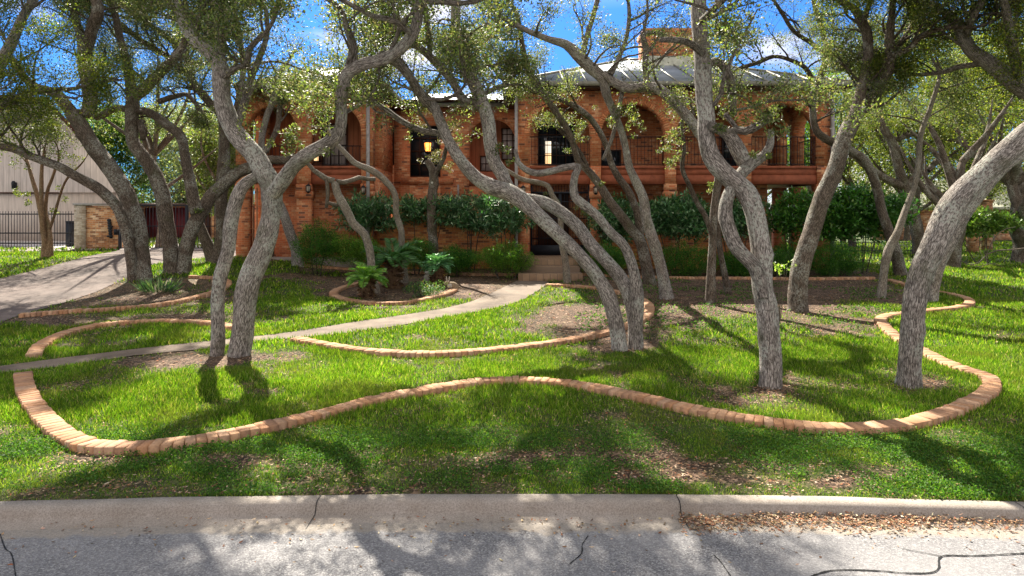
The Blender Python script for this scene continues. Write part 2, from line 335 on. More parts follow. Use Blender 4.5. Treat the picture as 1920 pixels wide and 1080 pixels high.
def fnoise(X, Y, sc, seed=0): return .5*vnoise(X, Y, sc, seed)+.3*vnoise(X, Y, sc*2.3, seed+1)+.2*vnoise(X, Y, sc*5.1, seed+2)
THIN = [(1160,640,90,35,.9),(1120,580,110,30,.6),(1050,600,90,22,.8),(1430,745,120,30,.8),(1290,700,70,30,.35),(300,680,110,14,.8),(410,678,45,12,.9),(480,668,60,18,.7),(690,530,90,16,.7),(880,540,95,22,1.2),(560,520,90,18,.45),
 (1300,560,140,40,.8),(1450,580,160,28,.55),(1560,600,120,30,.55),(1250,610,120,25,.4),(1250,520,200,26,1.3),(1420,535,150,24,1.2),(1550,540,140,24,1.0),(1050,855,120,14,.7),(860,865,100,10,.55),(1200,860,70,14,.6),(1180,895,50,14,.8),(1280,885,50,24,.9),(1350,870,70,12,.55),(1400,900,55,15,.8),(1480,875,70,12,.75),(1650,880,85,14,.7),(1560,905,60,12,.9),(420,862,70,16,.9),(180,860,90,14,.8),(560,875,60,10,.8),(700,850,60,10,.6),(1720,720,50,20,.5),(1850,790,70,30,.4),
 (110,600,130,14,1.0),(400,595,90,12,.9),(270,560,160,22,1.1),(1690,560,40,10,.7),(640,920,500,10,.3),(1500,815,40,8,.3),(730,545,110,22,1.5)]
BEDS = [[(560,495),(700,498),(985,500),(985,530),(900,560),(860,552),(700,516),(560,510)], [(1085,505),(1640,508),(1660,524),(1540,532),(1300,536),(1180,548),(1085,530)],
        [(628,545),(660,530),(760,524),(860,535),(840,548),(760,564),(680,563)], [(40,585),(240,525),(425,520),(420,535),(370,550),(300,565),(200,574)]]
def density(X, Y):
    Z = gz(X, Y); px, py = topx(X, np.maximum(Y, .5), Z); n = fnoise(X, Y, .9, 3)
    d = np.full(X.shape, 1.0)
    d -= .40*sst((n-.50)/.16)
    d -= .35*sst((fnoise(X, Y, 2.6, 14)-.56)/.12)
    for cx, cy, rx, ry, s in THIN: d -= s*np.exp(-(((px-cx)/rx)**2+((py-cy)/ry)**2))*(.5+1.0*fnoise(X, Y, 2.2, 8))
    d = np.where((py < 500) & (px > 1560), .75, d)
    for b in BEDS: d = np.where(inpoly(px, py, b), np.minimum(d, .12+.55*sst((fnoise(X, Y, 1.6, 5)-.55)/.15)), d)
    d = np.where(inpoly(px, py, PATHP) | inpoly(px, py, DRIVE), -1, d)
    d = np.where((py < 490) & (px > 470) & (px < 1560), np.where(Y < 29, -1, .7), d)
    d = np.where((px < 240) & (py < 466), -.2, d)
    d = np.where(Y < Yk(X)+.02, -1, d)
    return d

# ------------------------------------------------------------------ ground
xs = np.concatenate([np.linspace(-300, -40, 14), np.linspace(-38, -14, 40), np.arange(-13.9, 14, .1), np.linspace(14.2, 38, 40), np.linspace(40, 300, 14)])
ts = np.concatenate([[0], np.geomspace(.06, 24, 210), np.linspace(25, 60, 30), np.linspace(65, 340, 20)])
XX, TT = np.meshgrid(xs, ts); YY = Yk(XX)+TT; YY = np.where(TT > 40, Yk(0)+TT, YY); ZZ = gz(XX, YY)
nx = len(xs); ii, jj = np.meshgrid(np.arange(len(ts)-1), np.arange(nx-1), indexing='ij'); a0 = (ii*nx+jj).ravel()
gcol = np.clip(density(XX, np.maximum(YY, 1)), 0, 1).ravel(); gc = np.stack([gcol]*3, 1)
o = arr('ground', np.stack([XX, YY, ZZ], -1), np.stack([a0, a0+1, a0+nx+1, a0+nx], 1), M['ground'], col=gc, smooth=True); finish(o, kind='structure')
# kerb, gutter and road
kx = np.concatenate([np.linspace(-60, -8, 14), np.arange(-7.9, 8, .1), np.linspace(8, 60, 14)])
wob = .012*vnoise(kx, kx*0, 1.7, 2)
prof = [(.02, -.02), (.0, .012), (-.09, .010), (-.125, -.004), (-.14, -.045), (-.158, -.074), (-.42, -.079)]
V = [(x, float(Yk(x))+dy+(wob[i] if k < 3 else 0), z+(wob[i]*.5 if k < 3 else 0)) for i, x in enumerate(kx) for k, (dy, z) in enumerate(prof)]
n = len(prof); o = arr('kerb', V, [(i*n+k, (i+1)*n+k, (i+1)*n+k+1, i*n+k+1) for i in range(len(kx)-1) for k in range(n-1)], M['concrete'], smooth=False); finish(o, kind='structure')
ry = np.concatenate([[-.30, -.34, -.40, -.47, -.55, -.65, -.8, -1.0, -1.5], np.linspace(-3, -14, 8)])
V = []; cc = []
for x in kx:
    for t in ry:
        V.append((x, float(Yk(x))+t, -.074+.02*min(1.0, (-t-.3)))); q = np.clip(1.0-(-t-.30)/.28+.25*(vnoise(np.array(x), np.array(0.), .8, 5)-.5), 0, 1); cc.append((q, q, q))
n = len(ry); o = arr('road', V, [(i*n+k, i*n+k+1, (i+1)*n+k+1, (i+1)*n+k) for i in range(len(kx)-1) for k in range(n-1)], M['asphalt'], col=np.array(cc)); finish(o, kind='structure')
def rz(y): return -.074+.02*min(1.0, max(0, (5.1-y)-.3))+.006
CR = [[(1500,1092),(1535,1077),(1570,1070),(1640,1071),(1700,1076),(1745,1075),(1760,1066),(1766,1043),(1830,1042),(1925,1037)], [(1766,1043),(1725,1035),(1690,1028)],
      [(0,1000),(10,1028),(22,1040),(30,1085)], [(1103,1003),(1092,1020),(1090,1038),(1068,1058)], [(1338,1040),(1352,1055),(1372,1085)]]
for ci, line in enumerate(CR):
    pts = []
    for x, y in line:
        Y = F*(CAMH+.062)/(y-HOR); pts.append(((x-960)/F*Y, Y, rz(Y)))
    pts = smoothline(pts, .03); w = .006 if ci in (0,) else .0035
    V = []; L = len(pts)
    for i, p in enumerate(pts):
        d = pts[min(i+1, L-1)]-pts[max(i-1, 0)]; d /= np.linalg.norm(d)+1e-9; s = np.array([-d[1], d[0], 0]); ww = w*(.6+rng.random()*.9)
        V += [p+s*ww, p-s*ww]
    o = arr('road_crack', V, [(2*i, 2*i+1, 2*i+3, 2*i+2) for i in range(L-1)], M['tar']); finish(o, kind='structure')
# joints in the kerb
for px in (597, 1272, 1893):
    x = (px-960)/F*5.12; y = float(Yk(x)); mb = MB()
    for k in range(len(prof)-2):
        (d0, z0), (d1, z1) = prof[k+1], prof[k+2] if k+2 < len(prof) else prof[-1]
        mb.add([(x-.0035, y+d0-.002, z0+.006), (x+.0035, y+d0-.002, z0+.006), (x+.0035, y+d1-.002, z1+.006), (x-.0035, y+d1-.002, z1+.006)], [(0, 1, 2, 3)])
    finish(mb.build('kerb_joint', M['tar']), kind='structure')

def sheet(name, poly, mat, off, world=False, step=.5):
    pts = [p if world else G(*p)[:2] for p in poly]; pts = [Vector((float(p[0]), float(p[1]))) for p in pts]
    # densify the border
    B = []
    for i in range(len(pts)):
        a, b = pts[i], pts[(i+1) % len(pts)]; k = max(1, int((b-a).length/step)); B += [a.lerp(b, j/k) for j in range(k)]
    nb = len(B); bx = [p.x for p in B]; by = [p.y for p in B]; inner = []
    gx, gy = np.meshgrid(np.arange(min(bx), max(bx), step), np.arange(min(by), max(by), step)); ok = inpoly(gx, gy, [(p.x, p.y) for p in B])
    inner = [Vector((float(a), float(b))) for a, b in zip(gx[ok], gy[ok])]
    r = delaunay_2d_cdt(B+inner, [(i, (i+1) % nb) for i in range(nb)], [], 1, 1e-4)
    V = [(v.x, v.y, float(gz(np.array(v.x), np.array(v.y)))+off) for v in r[0]]
    return finish(arr(name, V, [tuple(f) for f in r[2]], mat), kind='structure')
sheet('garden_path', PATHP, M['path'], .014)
sheet('driveway', DRIVE, M['drive'], .012)
sheet('courtyard_paving', [(-17, 25.4), (-9.6, 25.4), (-9.6, 40), (-30, 40), (-26, 30)], M['paved'], .018, True, 1.0)
sheet('neighbour_driveway', [(-40, 22.0), (-16.2, 25.0), (-15.9, 26.6), (-19, 30), (-40, 30)], M['concrete'], .012, True, 1.0)
# raised soil ring colour is left to the ground; brick edging
def edging(key, label, zoff=0):
    L = EW[key]; seg = np.linalg.norm(np.diff(L[:, :2], axis=0), axis=1); s = np.concatenate([[0], np.cumsum(seg)]); n = int(s[-1]/.096)
    V = []; cols = []
    base = np.array([[.60, .32, .17], [.55, .28, .14], [.63, .37, .21], [.52, .29, .16], [.60, .37, .23], [.47, .26, .15]])*.88
    for k in range(n):
        t = (k+.5)*.096; x = np.interp(t, s, L[:, 0]); y = np.interp(t, s, L[:, 1]); x2 = np.interp(t+.05, s, L[:, 0]); y2 = np.interp(t+.05, s, L[:, 1]); x1 = np.interp(t-.05, s, L[:, 0]); y1 = np.interp(t-.05, s, L[:, 1])
        d = np.array([x2-x1, y2-y1]); d /= np.linalg.norm(d)+1e-9; a = rng.normal(0, .018); d = np.array([d[0]-a*d[1], d[1]+a*d[0]]); p = np.array([-d[1], d[0]])
        hw, hl = .0462, .102+rng.normal(0, .003); c = np.array([x, y])+p*rng.normal(0, .004); z = float(gz(x, y)); top = z+.072+rng.normal(0, .002); tl = rng.normal(0, .003)
        for zz, sh in ((z-.06, 0), (top-.008, 0), (top, .007)):
            for sx, sy in ((-1, -1), (1, -1), (1, 1), (-1, 1)):
                q = c+d*sx*(hw-sh)+p*sy*(hl-sh); V.append((q[0], q[1], zz+(tl*sy if zz > z else 0)))
        cols.append(base[rng.integers(6)]*(1+rng.normal(0, .10)))
    fs = []
    for k in range(n):
        b = k*12
        for r_ in (0, 4):
            for j in range(4): fs.append((b+r_+j, b+r_+(j+1) % 4, b+r_+4+(j+1) % 4, b+r_+4+j))
        fs.append((b+8, b+9, b+10, b+11))
    o = arr('brick_edging', V, np.array(fs, np.int32), M['edging'], col=np.clip(np.repeat(np.array(cols), 12, 0), .02, 1)); return finish(o, label, 'brick edging')
edging('long', 'longest wavy brick edging, curving along the front lawn and back up its right side')
edging('mid', 'brick edging arc between the concrete path and the leaning three-stemmed oak')
edging('loop', 'brick edging arc across the lawn left of the paired grey oak trunks')
edging('drivebed', 'brick edging round the planting bed beside the driveway')
edging('palm', 'brick ring round the mulched sago palm bed')
edging('houseleft', 'straight brick edging in front of the bushes left of the steps')
edging('houseright', 'straight brick edging in front of the bushes right of the steps')

# ------------------------------------------------------------------ grass, ground cover, litter
def mindist(X, Y, lines):
    d = np.full(X.shape, 9.0)
    for L in lines:
        Q = L[::2]
        for k in range(0, len(X), 60000):
            sl = slice(k, k+60000); m_ = np.full(len(X[sl]), 9.0)
            for q in Q: m_ = np.minimum(m_, (X[sl]-q[0])**2+(Y[sl]-q[1])**2)
            d[sl] = np.minimum(d[sl], np.sqrt(m_))
    return d
def scatter(n, y0, y1, margin=1.0):
    Y = y0+(y1-y0)*rng.random(n); X = (rng.random(n)*2-1)*(Y*.8+margin)*1.02
    keep = rng.random(n) < (Y*.8+margin)/(y1*.8+margin); return X[keep], Y[keep]
def grass_zone(n, y0, y1, h, w, lo=.15):
    X, Y = scatter(n, y0, y1); d = density(X, Y); clump = .55+.9*fnoise(X, Y, 3.0, 11); k = rng.random(len(X)) < np.clip(d-lo, 0, 1)*clump; X, Y, d = X[k], Y[k], d[k]
    k = mindist(X, Y, EW.values()) > .103; X, Y, d = X[k], Y[k], d[k]; n = len(X)
    t = Y-Yk(X); hh = h*(.55+.75*rng.random(n))*(.55+.45*np.clip(d, 0, 1))*(.65+.7*fnoise(X, Y, 1.3, 21))*np.where(t < 1.6, .6, 1)
    ax = np.stack([rng.normal(0, .42, n), rng.normal(0, .42, n), np.ones(n)], 1)
    c = palette(n, [(.095, .19, .014), (.15, .26, .020), (.25, .34, .035), (.050, .125, .010), (.42, .36, .17)], [3, 4, 2.6, 2.4, .8], .30)
    big = fnoise(X, Y, 1.1, 31)[:, None]; c = c*(.6+.8*big); dry = sst((fnoise(X, Y, 1.1, 41)-.55)/.2)[:, None]*.45; c = c*(1-dry)+dry*np.array([.20, .22, .045])
    return kites(np.stack([X, Y, gz(X, Y)-.005], 1), ax, hh, w*(.7+.6*rng.random(n)), c, .10, peak=.38)
def joined(name, parts, mat, **kw):
    V = np.concatenate([p[0] for p in parts]); off = np.cumsum([0]+[len(p[0]) for p in parts[:-1]]); Fc = np.concatenate([p[1]+o_ for p, o_ in zip(parts, off)]); c = np.concatenate([p[2] for p in parts])
    return arr(name, V, Fc, mat, col=c, **kw)
zones = [grass_zone(190000, 5.1, 7.0, .066, .0058), grass_zone(460000, 7.0, 10.5, .076, .0070), grass_zone(300000, 10.5, 16, .095, .014), grass_zone(150000, 16, 24, .11, .026), grass_zone(70000, 24, 42, .14, .06)]
finish(joined('lawn_grass', zones, M['blade']), 'bright green lawn grass round the oaks and the brick edging', 'grass', kind='stuff')
# low leafy ground cover by the kerb and in the beds
X, Y = scatter(210000, 5.1, 7.3, .6); t = Y-Yk(X); n1 = fnoise(X, Y, 1.5, 51)+.10*fnoise(X, Y, 6, 52)
k = (t > .03) & (rng.random(len(X)) < np.clip(density(X, Y)+.12, 0, 1)*sst((n1-.38)/.16)*sst((1.75-t)/.7)); X, Y = X[k], Y[k]
X2, Y2 = scatter(60000, 11, 20); px, py = topx(X2, Y2, gz(X2, Y2)); k = (px > 1080) & (px < 1680) & (py > 522) & (py < 625) & (fnoise(X2, Y2, 1.2, 61) > .5) & (rng.random(len(X2)) < .8); X2, Y2 = X2[k], Y2[k]
far = np.concatenate([np.zeros(len(X)), np.ones(len(X2))]); X = np.concatenate([X, X2]); Y = np.concatenate([Y, Y2]); k = mindist(X, Y, EW.values()) > .12; X, Y, far = X[k], Y[k], far[k]; n = len(X)
base = np.stack([X, Y, gz(X, Y)+.012+.045*rng.random(n)*(.4+fnoise(X, Y, 5, 71))], 1)
c = palette(n, [(.05, .135, .02), (.085, .19, .028), (.14, .24, .05), (.035, .09, .018)], [3, 4, 1.5, 2], .22)
ax = np.stack([rng.normal(0, 1, n), rng.normal(0, 1, n), .35+.4*rng.random(n)], 1)
V, Fc, cc = kites(base, ax, np.where(far > 0, .05, .020)*(.7+.6*rng.random(n)), np.where(far > 0, .03, .014), c, .1)
finish(arr('ground_cover', V, Fc, M['blade'], col=cc), 'low clover-like ground cover along the kerb and in the shaded beds', 'ground cover', kind='stuff')
# dry leaves on soil and in the gutter
X, Y = scatter(60000, 5.15, 9, .5); X3, Y3 = scatter(60000, 9, 22, .5); X = np.concatenate([X, X3]); Y = np.concatenate([Y, Y3]); d = density(X, Y)
k = (d > -.5) & (Y > Yk(X)+.04) & (rng.random(len(X)) < np.clip(.14+.9*(.8-d), .10, 1)*(.3+.9*fnoise(X, Y, 1.3, 81))); X, Y = X[k], Y[k]
far = (Y > 9)*1.0; Z = gz(X, Y)+.012+.012*rng.random(len(X))
gx = (1275+rng.random(3000)*640); gy = 966+np.abs(rng.normal(0, 13, 3000))+np.where(gx < 1300, 0, 3*np.sin(gx*.02)); q = F*(CAMH+.068)/(gy-HOR); keep = rng.random(3000) < .55+.65*vnoise(gx*.02, gy*0, 1.0, 9)
gx, q = gx[keep], q[keep]; Xg = (gx-960)/F*q; okk = q < Yk(Xg)-.155; Xg, q = Xg[okk], q[okk]
xr = rng.uniform(-4.4, 4.4, 700); yr = 5.2-np.abs(rng.normal(.1, .35, 700)); okk = yr < Yk(xr)-.2; Xg = np.concatenate([Xg, xr[okk]]); q = np.concatenate([q, yr[okk]])
Zg = -.067+.006*rng.random(len(Xg))+.032*rng.random(len(Xg))**1.5*np.clip(1-(Yk(Xg)-q-.155)/.07, 0, 1)+.012*rng.random(len(Xg))**3
X = np.concatenate([X, Xg]); Y = np.concatenate([Y, q]); Z = np.concatenate([Z, Zg]); far = np.concatenate([far, np.zeros(len(Xg))]); n = len(X)
c = palette(n, [(.30, .19, .11), (.20, .12, .075), (.46, .34, .24), (.28, .12, .06), (.13, .09, .06)], [3, 3, 2.4, 2, 1.6], .25)
ax = np.stack([rng.normal(0, 1, n), rng.normal(0, 1, n), rng.normal(0, .12, n)], 1); sd_ = np.cross(ax, np.stack([rng.normal(0, .35, n), rng.normal(0, .35, n), np.ones(n)], 1))
V, Fc, cc = kites(np.stack([X, Y, Z], 1), ax, np.where(far > 0, .055, .036)*(.6+.7*rng.random(n)), np.where(far > 0, .028, .015)*(.7+.5*rng.random(n)), c, .1, side=sd_)
finish(arr('fallen_leaves', V, Fc, M['litter'], col=cc), 'dry brown leaves on the bare soil and along the gutter', 'fallen leaves', kind='stuff')

# ------------------------------------------------------------------ the house
YF = 22.6; KF = F/YF
def hx(px, Y=YF): return (px-960)/F*Y
def hz(py, Y=YF): return CAMH+(HOR-py)/F*Y
FLOOR = .8; DECK = hz(311); EAVE = hz(158)
house = empty('brick_house', (0, YF, gz(0, YF)), 'two-storey red brick house with arcaded upper galleries and a grey metal roof', 'house')
def arcwall(mb, a0, a1, z0, z1, ops, c, th, axis='x'):
    """wall along x (axis 'x', front face at y=c) or along y (front at x=c) with arched or square openings (lo, hi, sill, crown, arched)"""
    def pt(u, d, z): return (u, c+d, z) if axis == 'x' else (c+d, u, z)
    u = a0
    def quadbox(u0, u1, zb0, zt0, zb1=None, zt1=None):
        zb1 = zb0 if zb1 is None else zb1; zt1 = zt0 if zt1 is None else zt1
        if u1-u0 < 1e-4: return
        mb.add([pt(u0, 0, zb0), pt(u1, 0, zb1), pt(u1, 0, zt1), pt(u0, 0, zt0), pt(u0, th, zb0), pt(u1, th, zb1), pt(u1, th, zt1), pt(u0, th, zt0)],
               [(0, 1, 2, 3), (7, 6, 5, 4), (0, 4, 5, 1), (3, 2, 6, 7)]+ends)
    for (lo, hi, sill, crown, arched) in sorted(ops):
        ends = [(0, 3, 7, 4), (1, 5, 6, 2)]; quadbox(u, lo, z0, z1)
        ends = []
        if sill > z0+.001: quadbox(lo, hi, z0, sill)
        if arched:
            Rr = (hi-lo)/2; N = 18; sp = crown-Rr
            for k in range(N):
                t0, t1 = math.pi*k/N, math.pi*(k+1)/N; ua, ub = (lo+hi)/2-Rr*math.cos(t0), (lo+hi)/2-Rr*math.cos(t1)
                quadbox(ua, ub, sp+Rr*math.sin(t0), z1, sp+Rr*math.sin(t1), z1)
        else: quadbox(lo, hi, crown, z1)
        u = hi
    ends = [(0, 3, 7, 4), (1, 5, 6, 2)]; quadbox(u, a1, z0, z1)
walls = MB()
# right block: upper arcade
RO = [(993, 1107), (1127, 1247), (1268, 1388), (1409, 1533)]
arcwall(walls, hx(970), hx(1557), DECK-.001, EAVE, [(hx(a), hx(b), DECK-.001, hz(194), True) for a, b in RO], YF, .40)
# left wing: upper arcade
LO = [(464, 556), (582, 677)]
arcwall(walls, hx(442), hx(698), DECK-.001, EAVE, [(hx(a), hx(b), DECK-.001, hz(198), True) for a, b in LO], YF, .40)
# side walls of both blocks (upper)
arcwall(walls, YF+.4, 28.5, DECK, EAVE, [(23.3, 24.6, DECK, 6.0, True), (25.0, 26.2, DECK, 6.0, True)], hx(1557)-.4, .4, 'y')
arcwall(walls, YF+.4, 26.5, DECK, EAVE, [(23.05, 24.25, DECK, 6.0, True)], hx(698)-.4, .4, 'y')
arcwall(walls, YF+.4, 30.0, DECK, EAVE, [(23.15, 24.35, DECK, 6.0, True)], hx(442), .4, 'y')
arcwall(walls, 25.0, 27.0, FLOOR-.5, EAVE, [], hx(970), .3, 'y')
# gallery back walls
arcwall(walls, hx(970)+.3, 9.9, FLOOR, EAVE, [(1.0, 2.45, 4.15, 5.75, False)], 24.8, .3)
arcwall(walls, 25.1, 26.4, DECK, EAVE, [], 9.6, .3, 'y')
arcwall(walls, 9.6, hx(1557)-.4, DECK, EAVE, [(9.95, 10.6, DECK, 6.0, False)], 26.4, .25)
# recess wall
YR = 26.5
arcwall(walls, hx(698)-.1, hx(970)+.0, FLOOR-.4, EAVE, [(hx(733, YR), hx(739, YR), hz(310, YR), hz(240, YR), False), (hx(768, YR), hx(826, YR), hz(332, YR), hz(235, YR), False), (hx(880, YR), hx(966, YR), hz(348, YR), hz(222, YR), True)], YR, .35)
# left wing lower walls
arcwall(walls, hx(497), hx(677), .0, hz(345), [], 23.5, .3)
walls.box(hx(442), hx(698)-.4, 26.2, 26.5, 0, DECK+.1); walls.box(hx(497)+.002, hx(677)-.002, 23.5+.002, 23.798, hz(345)-.001, DECK-.1); walls.box(hx(442)+.02, hx(442)+.3, 24.2, 26.2-.002, 0, DECK+.001); walls.box(hx(698)-.38, hx(698)-.02, 23.0, 26.5, 0, DECK+.001)
wall_o = walls.build('wall', M['brick'], house)
for px0, px1 in ((442, 464), (556, 582), (677, 698), (970, 993), (1107, 1127), (1247, 1268), (1388, 1409), (1533, 1557)):
    pm = MB(); x0, x1 = hx(px0), hx(px1); w = .018
    pm.box(x0, x1, YF, YF+.4, hz(345), DECK-.002); pm.box(x0-w, x1+w, YF-w, YF+.4+w, hz(358), hz(345)); pm.box(x0-w*2, x1+w*2, YF-2*w, YF+.4+2*w, hz(372), hz(358)-.002)
    pm.box(x0, x1, YF+.002, YF+.398, .0, hz(372))
    pm.build('pillar', M['brick'], house)
for x0, Y in ((hx(1455, 25), 25.0), (hx(1488, 24.6), 24.6), (hx(1400, 25.5), 25.5)):
    pm = MB(); pm.box(x0, x0+.42, Y, Y+.42, .2, hz(347)); pm.build('pillar', M['brick'], house)
# voussoirs round the front arches
for (a, b_, top) in [(p[0], p[1], 194) for p in RO]+[(p[0], p[1], 198) for p in LO]:
    xa, xb = hx(a), hx(b_); Rr = (xb-xa)/2; xc = (xa+xb)/2; zc = hz(top)-Rr; N = int(math.pi*(Rr+.1)/.085); V = []; fs = []; cc = []
    for k in range(N):
        t0, t1 = math.pi*(k+.07)/N, math.pi*(k+.93)/N; b0 = len(V)
        for yy in (YF-.014, YF+.03):
            for rr_, tt in ((Rr-.006, t0), (Rr-.006, t1), (Rr+.20, t1), (Rr+.20, t0)): V.append((xc-rr_*math.cos(tt), yy, zc+rr_*math.sin(tt)))
        fs += [(b0, b0+1, b0+2, b0+3), (b0+7, b0+6, b0+5, b0+4), (b0, b0+4, b0+5, b0+1), (b0+1, b0+5, b0+6, b0+2), (b0+2, b0+6, b0+7, b0+3), (b0+3, b0+7, b0+4, b0)]
        cc += [np.array([[.76, .29, .12], [.80, .36, .17], [.66, .22, .09]][rng.integers(3)])*(1+rng.normal(0, .08))]*8
    local(arr('arch_trim', V, np.array(fs, np.int32), M['edging'], house, col=np.array(cc)))
# timber beams and decks
def beam(px0, px1, name='beam'):
    b = MB(); b.box(hx(px0)-.02, hx(px1)+.02, YF+.03, YF+.12, hz(316), DECK); b.box(hx(px0), hx(px1), YF+.07, YF+.3, hz(328), hz(316)-.003); b.box(hx(px0), hx(px1), YF+.05, YF+.32, hz(345), hz(328)-.004); b.build(name, M['wood'], house)
for a, b in RO+LO: beam(a, b)
b = MB(); b.box(hx(442)+.4, hx(698)-.4, YF+.33, 26.2, hz(335), DECK-.02); b.build('deck', M['wood_dark'], house); b = MB(); b.box(hx(970)+.3, hx(1557)-.1, YF+.33, 28.4, hz(341), DECK-.02)
b.box(hx(1557)-.4, hx(1557)-.02, YF+.41, 28.4, hz(345), DECK-.03)
b.build('deck', M['wood_dark'], house)
b = MB(); b.box(hx(442)+.4, hx(698)-.4, YF+.41, 26.2, hz(170), hz(166)); b.box(hx(970)+.3, hx(1557)-.4, YF+.41, 28.4, hz(170), hz(166)); b.box(hx(698), hx(970), 25.6, 26.49, hz(160), hz(158)); b.build('ceiling', M['wood_dark'], house)
b = MB(); b.box(hx(880, YR), hx(966, YR), YR-.06, YR+.3, hz(348, YR), hz(322, YR)); b.build('beam', M['wood'], house)
b = MB(); b.box(hx(442)+.4, hx(698)-.4, 24.75, 24.85, DECK, EAVE-.1)
b.build('board_siding', M['siding_red'], house)
b = MB(); b.box(hx(880, YR)-.1, hx(966, YR)+.1, 27.8, 27.9, FLOOR, EAVE); b.box(hx(760, YR), hx(835, YR), 27.0, 27.1, 3.0, EAVE); b.box(hx(728, YR), hx(745, YR), 26.9, 27.0, 3.5, EAVE); b.build('inner_wall', M['siding_red'], house)
# roofs: standing seam metal
def hip(x0, x1, y0, y1, ze, rise, name='roof', seams=.78):
    ym = (y0+y1)/2; r = min((y1-y0)/2, (x1-x0)/2-.2); mb = MB()
    A, B, Cc, D, E, Fp = (x0, y0, ze), (x1, y0, ze), (x1, y1, ze), (x0, y1, ze), (x0+r, ym, ze+rise), (x1-r, ym, ze+rise)
    mb.add([A, B, Cc, D, E, Fp], [(0, 1, 5, 4), (2, 3, 4, 5), (1, 2, 5), (3, 0, 4), (0, 3, 2, 1)])
    ro = mb.build(name, M['roof'], house)
    sm = MB(); k = x0+seams*.6
    sl = rise/(ym-y0)
    while k < x1-.2:
        run = min(ym-y0, (k-x0)*(ym-y0)/r, (x1-k)*(ym-y0)/r)
        if run > .2:
            a = Vector((k, y0, ze+.01)); b_ = Vector((k, y0+run, ze+.01+sl*run)); sm.add([a+Vector((-.02, 0, 0)), a+Vector((.02, 0, 0)), b_+Vector((.02, 0, 0)), b_+Vector((-.02, 0, 0)), a+Vector((-.012, 0, .05)), a+Vector((.012, 0, .05)), b_+Vector((.012, 0, .05)), b_+Vector((-.012, 0, .05))], [(0, 1, 5, 4), (1, 2, 6, 5), (2, 3, 7, 6), (3, 0, 4, 7), (4, 5, 6, 7)])
        k += seams
    for p, q in ((A, E), (B, Fp), (E, Fp)): sm.bar(Vector(p)+Vector((0, 0, .02)), Vector(q)+Vector((0, 0, .02)), .05, 6)
    sb = sm.build('roof_seam', M['gutter'], ro)
    g = MB(); g.box(x0-.09, x1+.09, y0-.10, y0-.003, ze-.13, ze+.02); g.box(x0-.1, x0-.003, y0, y1, ze-.13, ze+.02); g.box(x1+.003, x1+.1, y0, y1, ze-.13, ze+.02); g.build('gutter', M['gutter'], ro)
    f = MB(); f.box(x0+.02, x1-.02, y0+.02, y0+.55, ze-.2, ze-.12); f.box(x0+.02, x0+.5, y0+.56, y1, ze-.2, ze-.12); f.box(x1-.5, x1-.02, y0+.56, y1, ze-.2, ze-.12); f.build('soffit', M['wood_dark'], ro)
    return ro
ZE = hz(157, 22.0)
hip(hx(446, 22), hx(720, 22), 22.0, 29.0, ZE, 1.30)
hip(hx(947, 22), hx(1600, 22), 22.0, 32.2, ZE+.05, 2.0)
mb = MB(); xa, xb = hx(720, 22)+.1, hx(947, 22)-.1; mb.add([(xa, 26.0, ZE), (xb, 26.0, ZE), (xb, 29.5, ZE+1.05), (xa, 29.5, ZE+1.05), (xb, 33, ZE), (xa, 33, ZE)], [(0, 1, 2, 3), (3, 2, 4, 5)]); ro = mb.build('roof', M['roof'], house)
g = MB(); g.box(xa, xb, 25.9, 25.997, ZE-.14, ZE+.02); g.build('gutter', M['gutter'], ro)
ch = MB(); cx0, cx1 = hx(1210, 25.6), hx(1303, 25.6); ch.box(cx0, cx1, 25.6, 27.0, 8.6, 9.5); ch.box(cx0-.05, cx1+.05, 25.55, 27.05, 9.5, 9.7)
cho = ch.build('chimney', M['brick'], house); cb = MB(); cb.box(cx0-.02, cx1+.02, 25.58, 27.02, 7.2, 8.6-.004); cb.build('chimney_base', M['stucco'], cho)
for px, Y in ((690, 22.48), (968, 22.48), (1561, 22.5)):
    d = MB(); x = hx(px, Y); d.box(x-.055, x+.055, Y-.04, Y+.05, .4, ZE-.14); d.build('downpipe', M['pipe'], house)
d = MB(); d.bar((hx(859, 26.3), 26.35, 2.0), (hx(859, 26.3), 26.35, hz(346, 26.3)), .04); d.build('downpipe', M['pipe'], house)
# railings
def rail(x0, x1, Y, z0=DECK+.06, z1=hz(255), step=.125):
    r = MB(); r.box(x0, x1, Y-.02, Y+.02, z1-.03, z1); r.box(x0, x1, Y-.012, Y+.012, z0, z0+.025)
    k = x0+.06
    while k < x1: r.box(k-.007, k+.007, Y-.007, Y+.007, z0+.025, z1-.03); k += step
    r.build('railing', M['iron'], house)
for a, b in RO: rail(hx(a)+.01, hx(b)-.01, YF+.16)
for a, b in LO: rail(hx(a)+.01, hx(b)-.01, YF+.16, z1=hz(272))
r = MB()
for y0, y1 in ((23.3, 24.6), (25.0, 26.2)):
    X = hx(1557)-.2; r.box(X-.02, X+.02, y0, y1, 5.0, 5.03); k = y0+.06
    while k < y1: r.box(X-.007, X+.007, k-.007, k+.007, DECK, 5.0); k += .12
r.build('railing', M['iron'], house)
